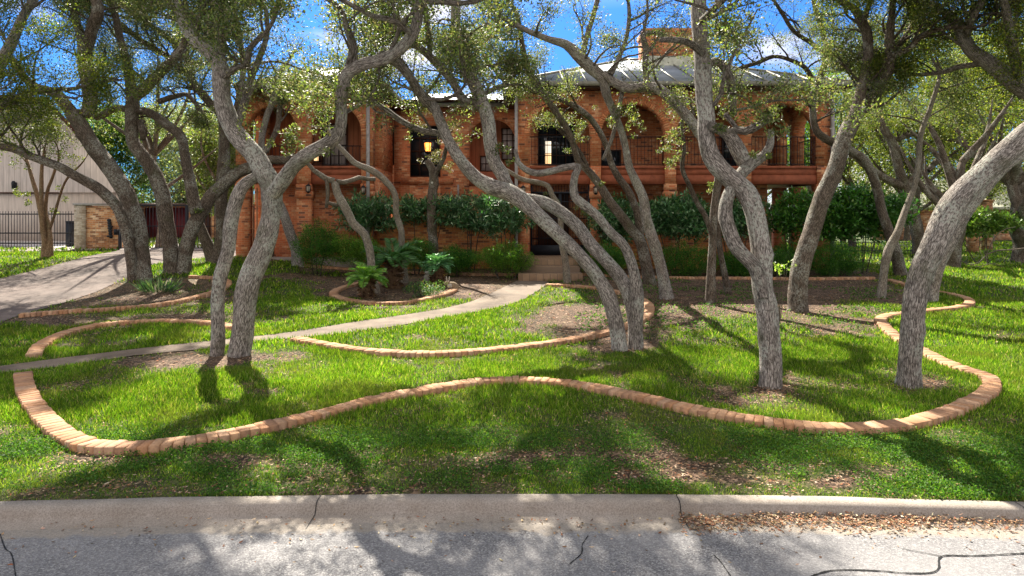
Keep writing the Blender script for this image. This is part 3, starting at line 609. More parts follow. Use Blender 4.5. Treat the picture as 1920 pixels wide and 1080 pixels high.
# windows
def window(x0, x1, z0, z1, Y, nx, nz, pane='glass', frame='wood_dark', t=.05):
    f = MB(); f.box(x0, x1, Y-.05, Y+.03, z0, z0+t); f.box(x0, x1, Y-.05, Y+.03, z1-t, z1); f.box(x0, x0+t, Y-.048, Y+.03, z0+t, z1-t); f.box(x1-t, x1, Y-.048, Y+.03, z0+t, z1-t)
    for i in range(1, nx): xm = x0+(x1-x0)*i/nx; f.box(xm-.014, xm+.014, Y-.03, Y+.02, z0+t, z1-t)
    for i in range(1, nz): zm = z0+(z1-z0)*i/nz; f.box(x0+t, x1-t, Y-.034, Y+.02, zm-.014, zm+.014)
    fo = f.build('window', M[frame], house); p = MB(); p.box(x0+.01, x1-.01, Y+.021, Y+.028, z0+.01, z1-.01); p.build('pane', M[pane], fo); return fo
window(1.0, 2.45, 4.15, 5.75, 24.86, 4, 4); 
w2 = MB(); w2.box(1.29, 1.52, 24.874, 24.879, 4.22, 4.62); wl_o = w2.build('lit_blind', M['litwin'], house); w2 = MB(); w2.box(1.29, 1.52, 24.874, 24.879, 4.64, 5.1); w2.build('lit_blind', M['litpale'], house)
window(hx(604, 24.7), hx(652, 24.7), hz(312, 24.7), hz(232, 24.7), 24.7, 3, 4, 'curtain')
window(hx(584, 24.7), hx(600, 24.7), hz(304, 24.7), hz(278, 24.7), 24.7, 1, 1, 'litwin')
window(hx(940, 27.7), hx(972, 27.7), hz(300, 27.7), hz(240, 27.7), 27.7, 3, 5, 'curtain')
window(hx(900, 27.7), hx(932, 27.7), hz(322, 27.7), hz(292, 27.7), 27.7, 3, 2, 'curtain')
window(3.4, 4.2, 4.0, 4.75, 24.7, 1, 1)
window(hx(768, 26.7), hx(826, 26.7), hz(332, 26.7), hz(235, 26.7), 26.7, 3, 4)
window(hx(733, 26.6), hx(739, 26.6), hz(310, 26.6), hz(240, 26.6), 26.6, 1, 3)
window(9.0-.9, 9.0-.2, 4.0, 5.6, 24.72, 2, 4)
# brick sill under the recess window
s = MB(); s.box(hx(745, 26.4), hx(850, 26.4), 26.42, 26.498, hz(345, 26.4), hz(334, 26.4)); s.build('sill', M['brick'], house)
# lanterns fixed to the pillars, ceiling lamp, glowing lamp in the recess window
def lantern(x, y, z, s=1.0, pane='dimglass'):
    f = MB(); f.lathe((x, y, z), [(.02*s, .17*s), (.05*s, .15*s), (.10*s, .10*s), (.085*s, .095*s)], 6); f.lathe((x, y, z), [(.03*s, -.15*s), (.06*s, -.12*s), (.075*s, -.09*s), (.075*s, -.10*s)], 6)
    for k in range(6): a = math.pi*k/3; f.bar((x+.08*s*math.cos(a), y+.08*s*math.sin(a), z-.1*s), (x+.09*s*math.cos(a), y+.09*s*math.sin(a), z+.1*s), .008*s, 4)
    f.bar((x, y, z+.15*s), (x, y+.12, z+.24*s), .012, 5)
    fo = f.build('wall_lantern', M['iron'], house); g = MB(); g.lathe((x, y, z), [(.055*s, -.09*s), (.07*s, .09*s)], 6); g.build('glass', M[pane], fo)
lantern(hx(578, 22.45), 22.45, hz(354, 22.45)); lantern(hx(684, 22.45)-.05, 22.42, hz(357, 22.42)); lantern(hx(981, 22.45), 22.45, hz(357, 22.45)); lantern(hx(1117, 22.45), 22.45, hz(357, 22.45))
lantern(hx(802, 26.0), 26.0, hz(276, 26.0), 1.9, 'lit')
f = MB(); f.lathe((hx(1137, 23.6), 23.6, hz(342, 23.6)), [(.05, .1), (.09, .0), (.05, -.05)], 10); f.build('ceiling_lamp', M['lit'], house)
# entrance: steps, porch floor, iron screen door with glazing, side panels
st = MB(); SX0, SX1 = hx(972, 19.4), hx(1092, 19.4)
st.box(SX0, SX1, 19.3, 20.0, .1, .47); st.box(SX0+.05, SX1-.02, 19.95, 20.8, .1, .63); st.box(SX0+.1, SX1, 20.7, 25.0, .1, .80)
st.build('steps', M['steps'], house)
st = MB(); st.box(SX1+.02, hx(1557), YF+.41, 28.4, .1, .79); st.build('porch_floor', M['concrete'], house); st = MB(); st.box(hx(466), hx(690), 22.9, 26, .1, .7); st.build('porch_floor', M['concrete'], house)
dr = MB(); x0, x1 = hx(995), hx(1107); dz0, dz1 = .82, hz(347)
dr.box(x0, x0+.07, YF+.1, YF+.16, dz0, dz1); dr.box(x1-.07, x1, YF+.1, YF+.16, dz0, dz1); dr.box(x0, x1, YF+.1, YF+.16, 3.0, 3.07); dr.box((x0+x1)/2-.04, (x0+x1)/2+.04, YF+.1, YF+.16, dz0, 3.0); dr.box(x0, x1, YF+.098, YF+.158, dz0, dz0+.35)
k = x0+.1
while k < x1: dr.box(k-.008, k+.008, YF+.12, YF+.136, dz0, dz1); k += .1
for zz in (1.4, 2.1, 2.7): dr.box(x0, x1, YF+.118, YF+.14, zz, zz+.03)
do = dr.build('iron_door', M['iron'], house)
pn = MB(); pn.box(1.0, 2.2, 24.72, 24.79, .8, 3.1); pn.build('door', M['wood_dark'], house)
# pipes / trellis at the far left passage
tr = MB()
for px in (474, 482, 490): tr.box(hx(px, 22.9)-.02, hx(px, 22.9)+.02, 22.88, 22.92, .4, hz(352, 22.9))
for py in (387, 430, 465): tr.box(hx(470, 22.9), hx(497, 22.9), 22.865, 22.878, hz(py, 22.9), hz(py, 22.9)+.04)
tr.build('trellis', M['clay'], house)

# low garden walls in front of the house
def gwall(x0, x1, Y, z1, label, mat='brick_wall', name='garden_wall', th=.28, z0=0):
    e = empty(name, ((x0+x1)/2, Y, gz((x0+x1)/2, Y)), label, 'wall'); b = MB(); b.box(x0, x1, Y, Y+th, z0, z1); b.build('brickwork', M[mat], e)
    c_ = MB(); c_.box(x0-.02, x1+.02, Y-.03, Y+th+.03, z1, z1+.07); c_.build('coping', M[mat], e); return e
gwall(hx(698)+.12, hx(968)-.1, 22.9, hz(412, 22.9), 'brick garden wall behind the clipped oleanders left of the entrance')
gwall(hx(1128), hx(1392), 22.75, hz(418, 22.75), 'brick garden wall behind the bushes right of the entrance')

# ------------------------------------------------------------------ left: boundary wall, iron fence, gate, garage, neighbour
YB = 25.6
e = empty('boundary_wall', (hx(185, YB), YB, .8), 'short brown brick wall with a pale brick end pier beside the driveway gate', 'wall')
b = MB(); b.box(hx(160, YB), hx(222, YB), YB+.05, YB+.35, .5, hz(386, YB)); b.build('brickwork', M['brick_tan'], e)
b = MB(); b.box(hx(139, YB), hx(160, YB)-.002, YB, YB+.4, .5, hz(385, YB)); b.build('pier', M['brick_pale'], e)
b = MB(); b.box(hx(137, YB), hx(224, YB), YB-.04, YB+.45, hz(385, YB)+.002, hz(381, YB)); b.build('coping', M['pipe'], e)
e = empty('iron_fence', (hx(70, 26.4), 26.4, .8), 'black picket iron fence in front of the cream neighbouring house', 'fence')
b = MB(); x0, x1, Yq = hx(-160, 26.4), hx(139, 26.4), 26.4; zt = hz(396, Yq)
for zz in (zt-.12, hz(437, Yq), hz(456, Yq)): b.box(x0, x1, Yq-.02, Yq+.02, zz-.025, zz+.025)
b.build('rail', M['iron'], e); b = MB(); k = x0
while k < x1: b.box(k-.011, k+.011, Yq-.031, Yq-.0205, hz(463, Yq), zt); k += .118
b.build('pickets', M['iron'], e)
e = empty('metal_gate', (hx(350, 25.7), 25.7, .8), 'sliding iron driveway gate behind the left cluster of oaks', 'gate')
x0, x1, Yq = hx(226, 25.7), hx(476, 25.7), 25.7; b = MB()
for zz, t in ((hz(385, Yq), .02), (hz(424, Yq), .018), (hz(465, Yq), .02)): b.box(x0, x1, Yq-.02, Yq+.02, zz-t, zz+t)
for xx in (x0, x1, (x0+x1)/2): b.box(xx-.04, xx+.04, Yq-.035, Yq+.035, .6, hz(384, Yq))
b.build('gate_frame', M['iron'], e); b = MB(); k = x0
while k < x1: b.box(k-.008, k+.008, Yq-.008, Yq+.008, hz(465, Yq), hz(385, Yq)); k += .13
b.build('bars', M['iron'], e)
lb = MB(); lb.box(hx(216, 25.2), hx(222, 25.2), 25.1, 25.25, hz(438, 25.2)-.05, hz(432, 25.2)+.05); lb.box(hx(221.5, 25.2), hx(223.5, 25.2), 25.2, 25.25, .6, hz(430, 25.2)); finish(lb.build('gate_keypad', M['iron']), 'small black keypad box on a thin post by the gate', 'keypad')
wo_ = MB(); Yq = 25.6; xx = hx(206, Yq)
wo_.bar((xx-.03, Yq, hz(412, Yq)), (xx+.05, Yq, hz(447, Yq)), .055, 8)
for k in range(7): zz = hz(413+5*k, Yq); wo_.ell((xx-.02+.012*k, Yq-.02, zz), (.09, .04, .07), 8, 6)
wo_.ell((xx+.09, Yq-.02, hz(425, Yq)), (.06, .03, .04), 8, 6); wo_.ell((xx-.06, Yq-.02, hz(443, Yq)), (.06, .03, .04), 8, 6)
finish(wo_.build('wall_ornament', M['iron'], smooth=True), 'tall narrow black iron ornament hanging on the brown brick wall', 'ornament')
tb = MB(); tb.box(hx(130, 27.6), hx(142, 27.6), 27.4, 27.9, .8, hz(417, 27.6)); tb.box(hx(129, 27.6), hx(143, 27.6), 27.38, 27.92, hz(417, 27.6), hz(414, 27.6)); tb.ell((hx(139, 27.6), 27.36, 1.0), (.1, .05, .1), 10, 6); finish(tb.build('wheeled_bin', M['iron']), 'dark wheeled bin behind the iron fence next to the pale pier', 'bin')
g = empty('garage_building', (hx(300, 36), 36, .9), 'low garage with maroon doors seen through the driveway gate', 'garage')
b = MB(); Yq = 36
for a, c_ in ((222, 250), (262, 268), (352, 360), (395, 402), (425, 445)): b.box(hx(a, Yq), hx(c_, Yq), Yq, Yq+.4, .5, hz(389, Yq))
b.box(hx(222, Yq), hx(445, Yq), Yq, Yq+.4, hz(389, Yq), hz(384, Yq)); b.build('wall', M['brick_tan'], g)
for a, c_ in ((250, 262), (268, 310), (310.5, 352), (360, 395), (402, 425)):
    b = MB(); b.box(hx(a, Yq)+.002, hx(c_, Yq)-.002, Yq+.2, Yq+.28, .6, hz(389, Yq)-.002); b.build('garage_door', M['maroon'] if c_ < 360 else M['wood_dark'], g)
b = MB(); b.add([(hx(210, Yq), Yq-.4, hz(384, Yq)), (hx(460, Yq), Yq-.4, hz(384, Yq)), (hx(460, Yq), Yq+4, hz(378, Yq)), (hx(210, Yq), Yq+4, hz(378, Yq)), (hx(210, Yq), Yq-.4, hz(384, Yq)-.1), (hx(460, Yq), Yq-.4, hz(384, Yq)-.1)], [(0, 1, 2, 3), (4, 5, 1, 0)]); b.build('roof', M['wood_dark'], g)
nb = empty('neighbour_house', (hx(60, 33), 33, .8), 'tall cream board-clad neighbouring house with a steep gable at the left edge', 'house')
Yq = 33; b = MB(); zs = hz(361, Yq)
up = [(hx(-260, Yq), zs), (hx(262, Yq), zs), (hx(262, Yq), hz(366, Yq)), (hx(88, Yq), hz(192, Yq)), (hx(20, Yq), hz(186, Yq)), (hx(-260, Yq), hz(172, Yq))]
up[1] = (hx(256, Yq), zs); up[2] = (hx(250, Yq), zs+.02)
n = len(up); b.add([(x, Yq, z) for x, z in up]+[(x-6, Yq+8, z) for x, z in up], [tuple(range(n)), tuple(range(n, 2*n))[::-1]]+[(i, n+i, n+(i+1) % n, (i+1) % n) for i in range(n)]); b.build('upper_wall', M['siding_cream'], nb)
b = MB(); b.box(hx(-260, Yq), hx(235, Yq), Yq+.1, Yq+.5, .4, zs-.002); b.box(hx(-260, Yq), hx(130, Yq), Yq+.5, Yq+6, .4, zs-.002); b.build('lower_wall', M['siding_plain'], nb)
b = MB(); b.box(hx(-260, Yq), hx(110, Yq), Yq-.01, Yq+.09, zs-.05, zs+.02); b.build('trim', M['wood_dark'], nb)
b = MB(); q0, q1 = Vector((hx(258, Yq), Yq-.3, zs-.05)), Vector((hx(88, Yq), Yq-.3, hz(189, Yq)))
q2 = Vector((hx(-260, Yq), Yq-.3, hz(169, Yq))); up_ = Vector((.12, 0, .14)); bk_ = Vector((-6.2, 8.3, 0))
for a, c_ in ((q0, q1), (q1, q2)): b.add([a, c_, c_+up_, a+up_, a+bk_, c_+bk_, c_+up_+bk_, a+up_+bk_], [(0, 1, 2, 3), (3, 2, 6, 7), (0, 4, 5, 1), (4, 7, 6, 5), (0, 3, 7, 4)])
b.build('roof', M['wood_dark'], nb)
b = MB(); b.box(hx(27, Yq), hx(32, Yq), Yq-.1, Yq-.005, hz(356, Yq), hz(342, Yq)); b.lathe((hx(29.5, Yq), Yq-.15, hz(343, Yq)), [(.05, .1), (.1, 0), (.07, -.35)], 8); b.build('wall_lamp', M['iron'], nb)

# ------------------------------------------------------------------ right: iron fence, brick posts, far house
e = empty('mesh_fence', (hx(1560, 25.5), 25.5, .4), 'low black iron fence between the house corner and the right-hand oaks', 'fence')
b = MB(); x0, x1, Yq = hx(1566, 25.5), hx(1712, 25.5), 25.5
for zz in (hz(488, Yq), hz(470, Yq), hz(455, Yq)): b.box(x0, x1, Yq-.012, Yq+.012, zz-.012, zz+.012)
k = x0
while k < x1: b.box(k-.007, k+.007, Yq-.021, Yq-.0125, hz(490, Yq), hz(452, Yq)); k += .13
b.build('bars', M['iron'], e)
for i, (px, w, lab) in enumerate(((1737, 20, 'wide orange brick post left of the big leaning oak'), (1829, 14, 'slim brick post right of the leaning oak, nearer one of two'), (1855, 13, 'slim brick post at the right, farther one of two'))):
    Yq = (34, 31, 33)[i]; b = MB(); x0, x1 = hx(px-w/2, Yq), hx(px+w/2, Yq); z0 = float(gz(x0, Yq))-.05; z1 = hz(398 if i == 0 else 378, Yq); b.box(x0, x1, Yq, Yq+.4, z0, z1); b.box(x0-.06, x1+.06, Yq-.06, Yq+.46, z1, z1+.1)
    finish(b.build('brick_post', M['brick_tan']), lab, 'post')
e = empty('far_house', (20, 46, .4), 'low orange brick house far behind the trees at the right edge', 'house'); Yq = 46
b = MB(); arcwall(b, hx(1640, Yq), hx(2050, Yq), .2, hz(388, Yq), [(hx(1700, Yq), hx(1722, Yq), 1.1, 2.3, False), (hx(1780, Yq), hx(1806, Yq), .3, 2.3, False), (hx(1880, Yq), hx(1905, Yq), 1.1, 2.3, False)], Yq, .3); b.build('wall', M['brick_tan'], e)
b = MB(); b.box(hx(1640, Yq), hx(2050, Yq), Yq+.31, Yq+.4, .3, 2.6); b.build('window', M['glass'], e)
b = MB(); b.add([(hx(1625, Yq), Yq-.6, hz(388, Yq)), (hx(2060, Yq), Yq-.6, hz(388, Yq)), (hx(2060, Yq), Yq+5, hz(388, Yq)+2.2), (hx(1680, Yq), Yq+5, hz(388, Yq)+2.2)], [(0, 1, 2, 3)]); b.box(hx(1625, Yq), hx(2060, Yq), Yq-.6, Yq-.4, hz(388, Yq)-.2, hz(388, Yq)-.003); b.build('roof', M['stucco'], e)

# ------------------------------------------------------------------ trees
class Tree:
    def __init__(s, root): s.root = np.array(root, float); s.V = []; s.Fc = []; s.B = []; s.nv = 0; s.C = []; s.seed = random.random()*50
    def tube(s, pts, cap=True):
        """pts rows x,y,z,r"""
        pts = np.asarray(pts, float); n = len(pts)
        if n < 2: return
        rmax = pts[:, 3].max(); k = 18 if rmax > .11 else 12 if rmax > .05 else 7 if rmax > .02 else 5 if rmax > .008 else 4
        T = np.gradient(pts[:, :3], axis=0); T = unit(T); ref = np.array([1., .2, 0]); U = unit(np.cross(T, ref)); Wv = np.cross(T, U)
        ang = np.arange(k)*2*np.pi/k; L = np.concatenate([[0], np.cumsum(np.linalg.norm(np.diff(pts[:, :3], axis=0), axis=1))])+s.seed+s.nv*.001
        rr = pts[:, 3:4]*np.ones((1, k))
        if rmax > .03:     # knobbly, slightly fluted stem
            rr = rr*(1+.035*np.sin(2*ang+L[:, None]*1.7)+.03*np.sin(3*ang-L[:, None]*3.1+s.seed)+.025*np.sin(L[:, None]*5.3+s.seed+ang)+.02*np.sin(L[:, None]*11+2*ang))
            for _ in range(int(len(pts)*.10)+1):
                l0 = rng.uniform(L[0], L[-1]); a0_ = rng.random()*6.283; da = np.abs(np.angle(np.exp(1j*(ang-a0_)))); rr = rr*(1+rng.choice([.16, .22, -.10])*np.exp(-((L[:, None]-l0)/rng.uniform(.05, .10))**2-(da[None]/.55)**2))
        ring = pts[:, None, :3]+rr[:, :, None]*(np.cos(ang)[None, :, None]*U[:, None, :]+np.sin(ang)[None, :, None]*Wv[:, None, :])
        R0 = max(rmax*.85, .01); b = np.zeros((n, k, 3)); b[:, :, 0] = R0*np.cos(ang); b[:, :, 1] = R0*np.sin(ang); b[:, :, 2] = L[:, None]
        i, j = np.meshgrid(np.arange(n-1), np.arange(k), indexing='ij'); o_ = s.nv
        f = np.stack([o_+i*k+j, o_+i*k+(j+1) % k, o_+(i+1)*k+(j+1) % k, o_+(i+1)*k+j], -1).reshape(-1, 4)
        s.V.append(ring.reshape(-1, 3)); s.B.append(b.reshape(-1, 3)); s.Fc += [tuple(q) for q in f.tolist()]; s.nv += n*k
        if cap: s.Fc.append(tuple(range(s.nv-k, s.nv)))
    def grow(s, p, d, r, L, lvl, up=.12):
        n = max(3, int(L/.16)); st = L/n; p = np.array(p, float); d = np.array(d, float); d /= np.linalg.norm(d); pts = [(*p, r)]; r0 = r; kink = rng.normal(0, .16, 3)
        for i in range(n):
            if i % 3 == 0: kink = rng.normal(0, .30 if lvl else .22, 3)
            d = d+kink*.55+rng.normal(0, .07, 3)+np.array([0, 0, up*(.5 if lvl < 3 else -.1)]); d /= np.linalg.norm(d); p = p+d*st; r = r0*(1-.72*(i+1)/n); pts.append((*p, max(r, .0025)))
            f = (i+1)/n
            if lvl < 3 and f > .18 and rng.random() < (.68, .66, .6)[lvl]:
                t = rng.normal(size=3); t -= d*np.dot(t, d); t /= np.linalg.norm(t)+1e-9; t[2] = t[2]*.6+.12; a = rng.uniform(.6, 1.15); nd = d*math.cos(a)+t*math.sin(a)
                s.grow(p, nd, max(.003, r*rng.uniform(.45, .7)), L*(.66-.10*lvl)*rng.uniform(.65, 1.15)*(1.05-.4*f), lvl+1, up)
            if lvl >= 2 and f > .3 or (lvl == 1 and f > .75): s.C.append((*p, .27 if lvl == 3 else .33))
        s.tube(pts)
def keep_fn(px, py):
    """how much leaf the photograph shows in each part of the crown layer"""
    k = np.full(px.shape, .90)
    k *= .45+1.1*sst((vnoise(px, py, .018, 4)-.25)/.4)
    k = np.where(py > 150, 1-.88*sst((py-150)/75), k)
    k = np.where((px < 440), np.where(py > 215, 1-sst((py-215)/60)*.93, 1), k)
    k = np.where(px > 1590, np.where(py > 200, 1-.75*sst((py-200)/130), 1), k)
    k = np.where((py > 330) & (py < 900), 0.0, k)
    for cx, cy, rx, ry, s_ in ((520, 100, 80, 38, .65), (610, 70, 70, 30, .5), (760, 130, 70, 60, .75), (830, 40, 28, 40, .7), (1190, 85, 40, 42, .85), (1210, 30, 40, 25, .4), (1255, 90, 60, 50, .6), (1390, 115, 80, 32, .75), (1440, 45, 50, 35, .55), (1570, 60, 35, 50, .6), (1690, 40, 35, 30, .6),
                             (250, 165, 50, 45, .65), (150, 150, 38, 30, .75), (330, 190, 60, 38, .75), (230, 30, 30, 20, .4), (940, 35, 40, 25, .4), (1090, 60, 30, 26, .5), (1120, 150, 90, 26, .6), (1480, 150, 110, 22, .7), (600, 145, 100, 14, .4), (410, 110, 20, 30, .3)):
        k *= 1-s_*np.exp(-(((px-cx)/rx)**2+((py-cy)/ry)**2)**1.5)
    return k
OAK = ([(.08, .115, .045), (.13, .165, .062), (.19, .225, .08), (.29, .31, .09), (.17, .15, .105), (.26, .23, .18)], [4.2, 4, 2.2, .5, 2.0, 1.5])
OAKY = ([(.07, .11, .022), (.12, .16, .03), (.20, .22, .035), (.30, .30, .05), (.12, .11, .06)], [3, 4, 3, 1.5, 1])
def leaves(Cl, per, Ls, Ws, pal, mat, root, name='crown', parent=None, flat=.75, prune=True, rs=1.0, bright=1.0):
    Cl = np.array(Cl, float)
    if prune and len(Cl):
        px, py = topx(Cl[:, 0], np.maximum(Cl[:, 1], .3), Cl[:, 2]); Cl = Cl[(rng.random(len(Cl)) < keep_fn(px, py)) & (Cl[:, 1] > 3.5)]
    if not len(Cl): return None
    n = len(Cl)*per; c = np.repeat(Cl, per, 0); d = rng.normal(size=(n, 3)); d = unit(d); rad = rng.random(n)**.55*c[:, 3]*rs; q = d*rad[:, None]; q[:, 2] *= flat
    cl_b = np.repeat(rng.normal(1, .16, len(Cl)), per)[:, None]
    ax = d*.8+rng.normal(0, .6, (n, 3)); ax[:, 2] += .15; side = np.cross(ax, np.stack([rng.normal(0, .7, n), rng.normal(0, .7, n), np.ones(n)], 1))
    col = np.clip(palette(n, *pal, .25)*cl_b*bright, .005, 1)
    V, Fc, cc = kites(c[:, :3]+q, ax, Ls*(.6+.7*rng.random(n)), Ws*(.7+.6*rng.random(n)), col, .08, side=side)
    o = arr(name, V, Fc, mat, parent, col=cc); return local(o) if parent else o
NTREE = [0]
def tree(name, label, base, limbs, matb='bark', spawn=1.0, per=44, pal=OAK, group='live oaks in the front yard', cat='tree', depth=None, Ls=.052, Ws=.027, flare=1.0, sprays=(), gscale=1.0):
    """limbs: list of dicts p=[(px,py,w)...], d=(start,end depth offset), g=length grown from the tip, s=side-shoot rate"""
    b = G(*base) if depth is None else np.array([(base[0]-960)/F*depth, depth, float(gz((base[0]-960)/F*depth, depth))])
    T = Tree(b); Y0 = b[1]; MOSS = []; root = empty(name, b, label, cat, group)
    for li, lb in enumerate(limbs):
        pp = lb['p']; d0, d1 = lb.get('d', (0, 0)); L = len(pp); cum = [0]
        for i in range(1, L): cum.append(cum[-1]+math.hypot(pp[i][0]-pp[i-1][0], pp[i][1]-pp[i-1][1]))
        pts = []
        for i, (x, y, w) in enumerate(pp):
            Y = Y0+d0+(d1-d0)*cum[i]/cum[-1]; q = P(x, y, Y); pts.append((*q, w*.96/2/F*Y))
        if lb.get('root', li == 0):
            p0 = pts[0]; zg = float(gz(p0[0], p0[1])); p0 = (p0[0], p0[1], zg+.02, p0[3]*1.0); pts[0] = p0
            e1 = np.array(pts[1]); a = np.array(p0); t = min(.45, .22/max(.05, e1[2]-a[2])); mid = a+(e1-a)*t; mid[3] = a[3]*1.0
            pts = [(a[0], a[1], zg-.15, a[3]*(1.22*flare)), (a[0], a[1], zg+.02, a[3]*1.07*flare), tuple(mid)]+pts[1:]
        S = smoothline(np.array(pts), .07 if Y0 < 14 else .12); S[:, 3] = np.maximum(S[:, 3], .004)
        wob = .12*S[:, 3:4]*np.stack([np.sin(np.arange(len(S))*.31+li), np.cos(np.arange(len(S))*.23+li), 0*np.arange(len(S))], 1); wob[0] = 0
        S[:, :3] += wob; T.tube(S); MOSS.append(S)
        if lb.get('g'):
            d = S[-1, :3]-S[max(0, len(S)-6), :3]; r = S[-1, 3]; g = lb['g']*gscale
            T.grow(S[-1, :3], d, r, g, 0); 
            if r > .04: T.grow(S[-2, :3], d+rng.normal(0, .8, 3)*np.linalg.norm(d), r*.7, g*.8, 0)
        rate = lb.get('s', 1.0)*spawn; ymin = lb.get('y', 235)
        for i in range(2, len(S)-1):
            ppx, ppy = topx(S[i, 0], S[i, 1], S[i, 2])
            if ppy > ymin: continue
            if rng.random() < rate*.17*(1.4 if Y0 > 14 else 1):
                d = S[i+1, :3]-S[i, :3]; d /= np.linalg.norm(d)+1e-9; t = rng.normal(size=3); t -= d*np.dot(t, d); t /= np.linalg.norm(t)+1e-9; t[2] = abs(t[2])*.6+.1; r = min(S[i, 3]*.45, .035)
                T.grow(S[i, :3], d*.4+t, r, rng.uniform(.9, 1.9)*gscale, 1)
    MS = []
    for S in MOSS:
        for i in range(3, len(S)-1, 1):
            ppx, ppy = topx(S[i, 0], S[i, 1], S[i, 2])
            if ppy < 215 and S[i, 3] < .12 and rng.random() < .15*spawn: MS.append((*(S[i, :3]+rng.normal(0, 1, 3)*S[i, 3]*.9), rng.uniform(.06, .17)))
    if MS:
        pass
    for ms in MS:
        ms = np.array([ms]); n = 70; c = np.repeat(ms, 70, 0); dd = unit(rng.normal(size=(n, 3))); Vm, Fm, cm = kites(c[:, :3]+dd*c[:, 3:4]*.3, dd+rng.normal(0, .35, (n, 3)), c[:, 3]*rng.uniform(.5, 1.1, n), .009, palette(n, [(.16, .14, .11), (.24, .21, .16), (.10, .085, .065)], [3, 2, 2]), .15); local(arr('ball_moss', Vm, Fm, M['litter'], root, col=cm))
    for (x, y, dY, r, k) in sprays:
        q = P(x, y, Y0+dY)
        for _ in range(k): T.C.append((*(q+rng.normal(0, r*.6, 3)), -r*.5))
    o = arr('trunk', np.concatenate(T.V), T.Fc, M[matb], root, bk=np.concatenate(T.B), smooth=True); local(o)
    Cl = np.array(T.C) if T.C else np.zeros((0, 4))
    if len(Cl):
        sp = Cl[Cl[:, 3] < 0]; Cl = Cl[Cl[:, 3] > 0]; px, py = topx(Cl[:, 0], np.maximum(Cl[:, 1], .3), Cl[:, 2]); kf = keep_fn(px, py)*np.where((py > -20) & (py < 215) & (Cl[:, 1] < Y0+.35), .42, 1.0); Cl = Cl[(rng.random(len(Cl)) < kf) & (Cl[:, 1] > 3.5)]
        sp = np.abs(sp) * np.where(sp < 0, 1, 1) if False else np.column_stack([sp[:, :3], np.abs(sp[:, 3])]) if len(sp) else np.zeros((0, 4)); Cl = np.vstack([Cl, sp])
        if len(Cl): leaves(Cl, per, Ls, Ws, pal, M['leaf'], b, 'crown', root, prune=False)
    NTREE[0] += len(Cl); return root
def L_(p, d=(0, 0), **k): return dict(p=p, d=d, **k)
# -- left cluster by the driveway
tree('oak_tree', 'dark thick oak trunk leaning left beside the driveway with a second arching stem', (265, 527), [
 L_([(268,525,31),(262,468,30),(258,411,31),(241,370,31),(218,336,32),(184,287,30),(154,237,27),(136,213,27)], (0, .6)),
 L_([(136,213,22),(118,192,22),(104,175,19),(68,163,15),(44,142,14),(25,112,13),(-10,100,12)], (.6, -.6), g=1.6),
 L_([(136,213,24),(160,213,22),(172,185,25),(163,133,27),(157,104,26),(151,68,18),(142,38,15),(135,-10,13)], (.6, 1.2), g=2.4),
 L_([(163,100,20),(172,62,21),(182,30,22),(180,4,18),(165,-15,14)], (.9, .3), g=2.4),
 L_([(250,520,18),(246,480,19),(235,434,20),(221,393,20),(201,368,21),(178,348,20),(138,327,17),(109,312,16),(57,293,15),(23,279,14),(-30,270,13)], (-.1, -1.2), root=True, g=1.2, s=1.2, y=320)], 'bark_brown', sprays=[(115,290,-.8,.25,5),(30,270,-1,.3,5)])
tree('oak_tree', 'upright oak stem with a lopped burl, middle of the driveway cluster', (320, 512), [
 L_([(319,508,27),(317,457,28),(313,411,28),(307,370,27),(290,330,26),(267,293,25),(250,266,24),(249,231,24),(249,190,24),(246,166,20),(238,120,16),(225,70,14),(215,20,12),(212,-15,11)], (0, .8), g=2.4),
 L_([(250,182,20),(267,169,21),(284,154,20),(314,124,20),(338,96,15),(350,60,12)], (.5, -.8), g=2.0),
 L_([(247,205,13),(237,205,13),(218,202,13),(200,212,14),(182,220,13),(172,205,12)], (.5, .6)),
 L_([(250,210,14),(270,208,14),(290,216,16),(314,234,17),(338,255,18),(344,284,17),(350,314,19),(358,345,22),(364,370,24),(372,400,27)], (.5, .3)),
 L_([(262,226,12),(270,250,14),(268,262,9)], (.5, .3)),
 L_([(300,190,12),(330,180,10),(350,178,9),(372,200,8)], (.2, -.5), g=.9)], 'bark_brown')
tree('oak_tree', 'oak stem leaning right from the driveway cluster behind the spiky plant', (345, 512), [
 L_([(342,508,27),(346,471,27),(359,434,27),(376,405,27),(393,373,25),(416,348,24),(442,325,23),(471,313,22),(505,300,18),(545,300,14)], (0, .9)),
 L_([(471,313,14),(500,280,12),(520,240,10),(525,200,10)], (.9, 1.4), g=1.0, y=260),
 L_([(376,405,14),(370,385,14),(366,366,13)], (.2, .3))], 'bark_brown', sprays=[(395,345,.2,.22,5),(440,300,.3,.3,8),(372,395,0,.12,3)])
tree('oak_tree', 'dark V-forked oak trunk behind the driveway cluster', (405, 491), [
 L_([(406,490,34),(412,462,26),(415,430,22),(416,400,22),(416,370,22),(418,307,22),(420,264,20),(421,243,19),(415,216,17),(385,184,16),(360,150,13),(350,100,11),(345,40,10)], (0, 0), g=2.2),
 L_([(400,486,26),(388,460,22),(378,430,19),(368,400,15)], (0, -.2), root=True),
 L_([(421,250,14),(440,215,13),(452,170,12),(455,120,11),(448,60,10)], (0, .3), g=2.0), L_([(360,150,11),(320,110,11),(270,80,10),(220,40,9)], (0, .8), g=2.6), L_([(350,100,10),(300,60,9),(240,20,8)], (0, 1.5), g=2.6)], 'bark_brown', spawn=1.3, gscale=1.3)
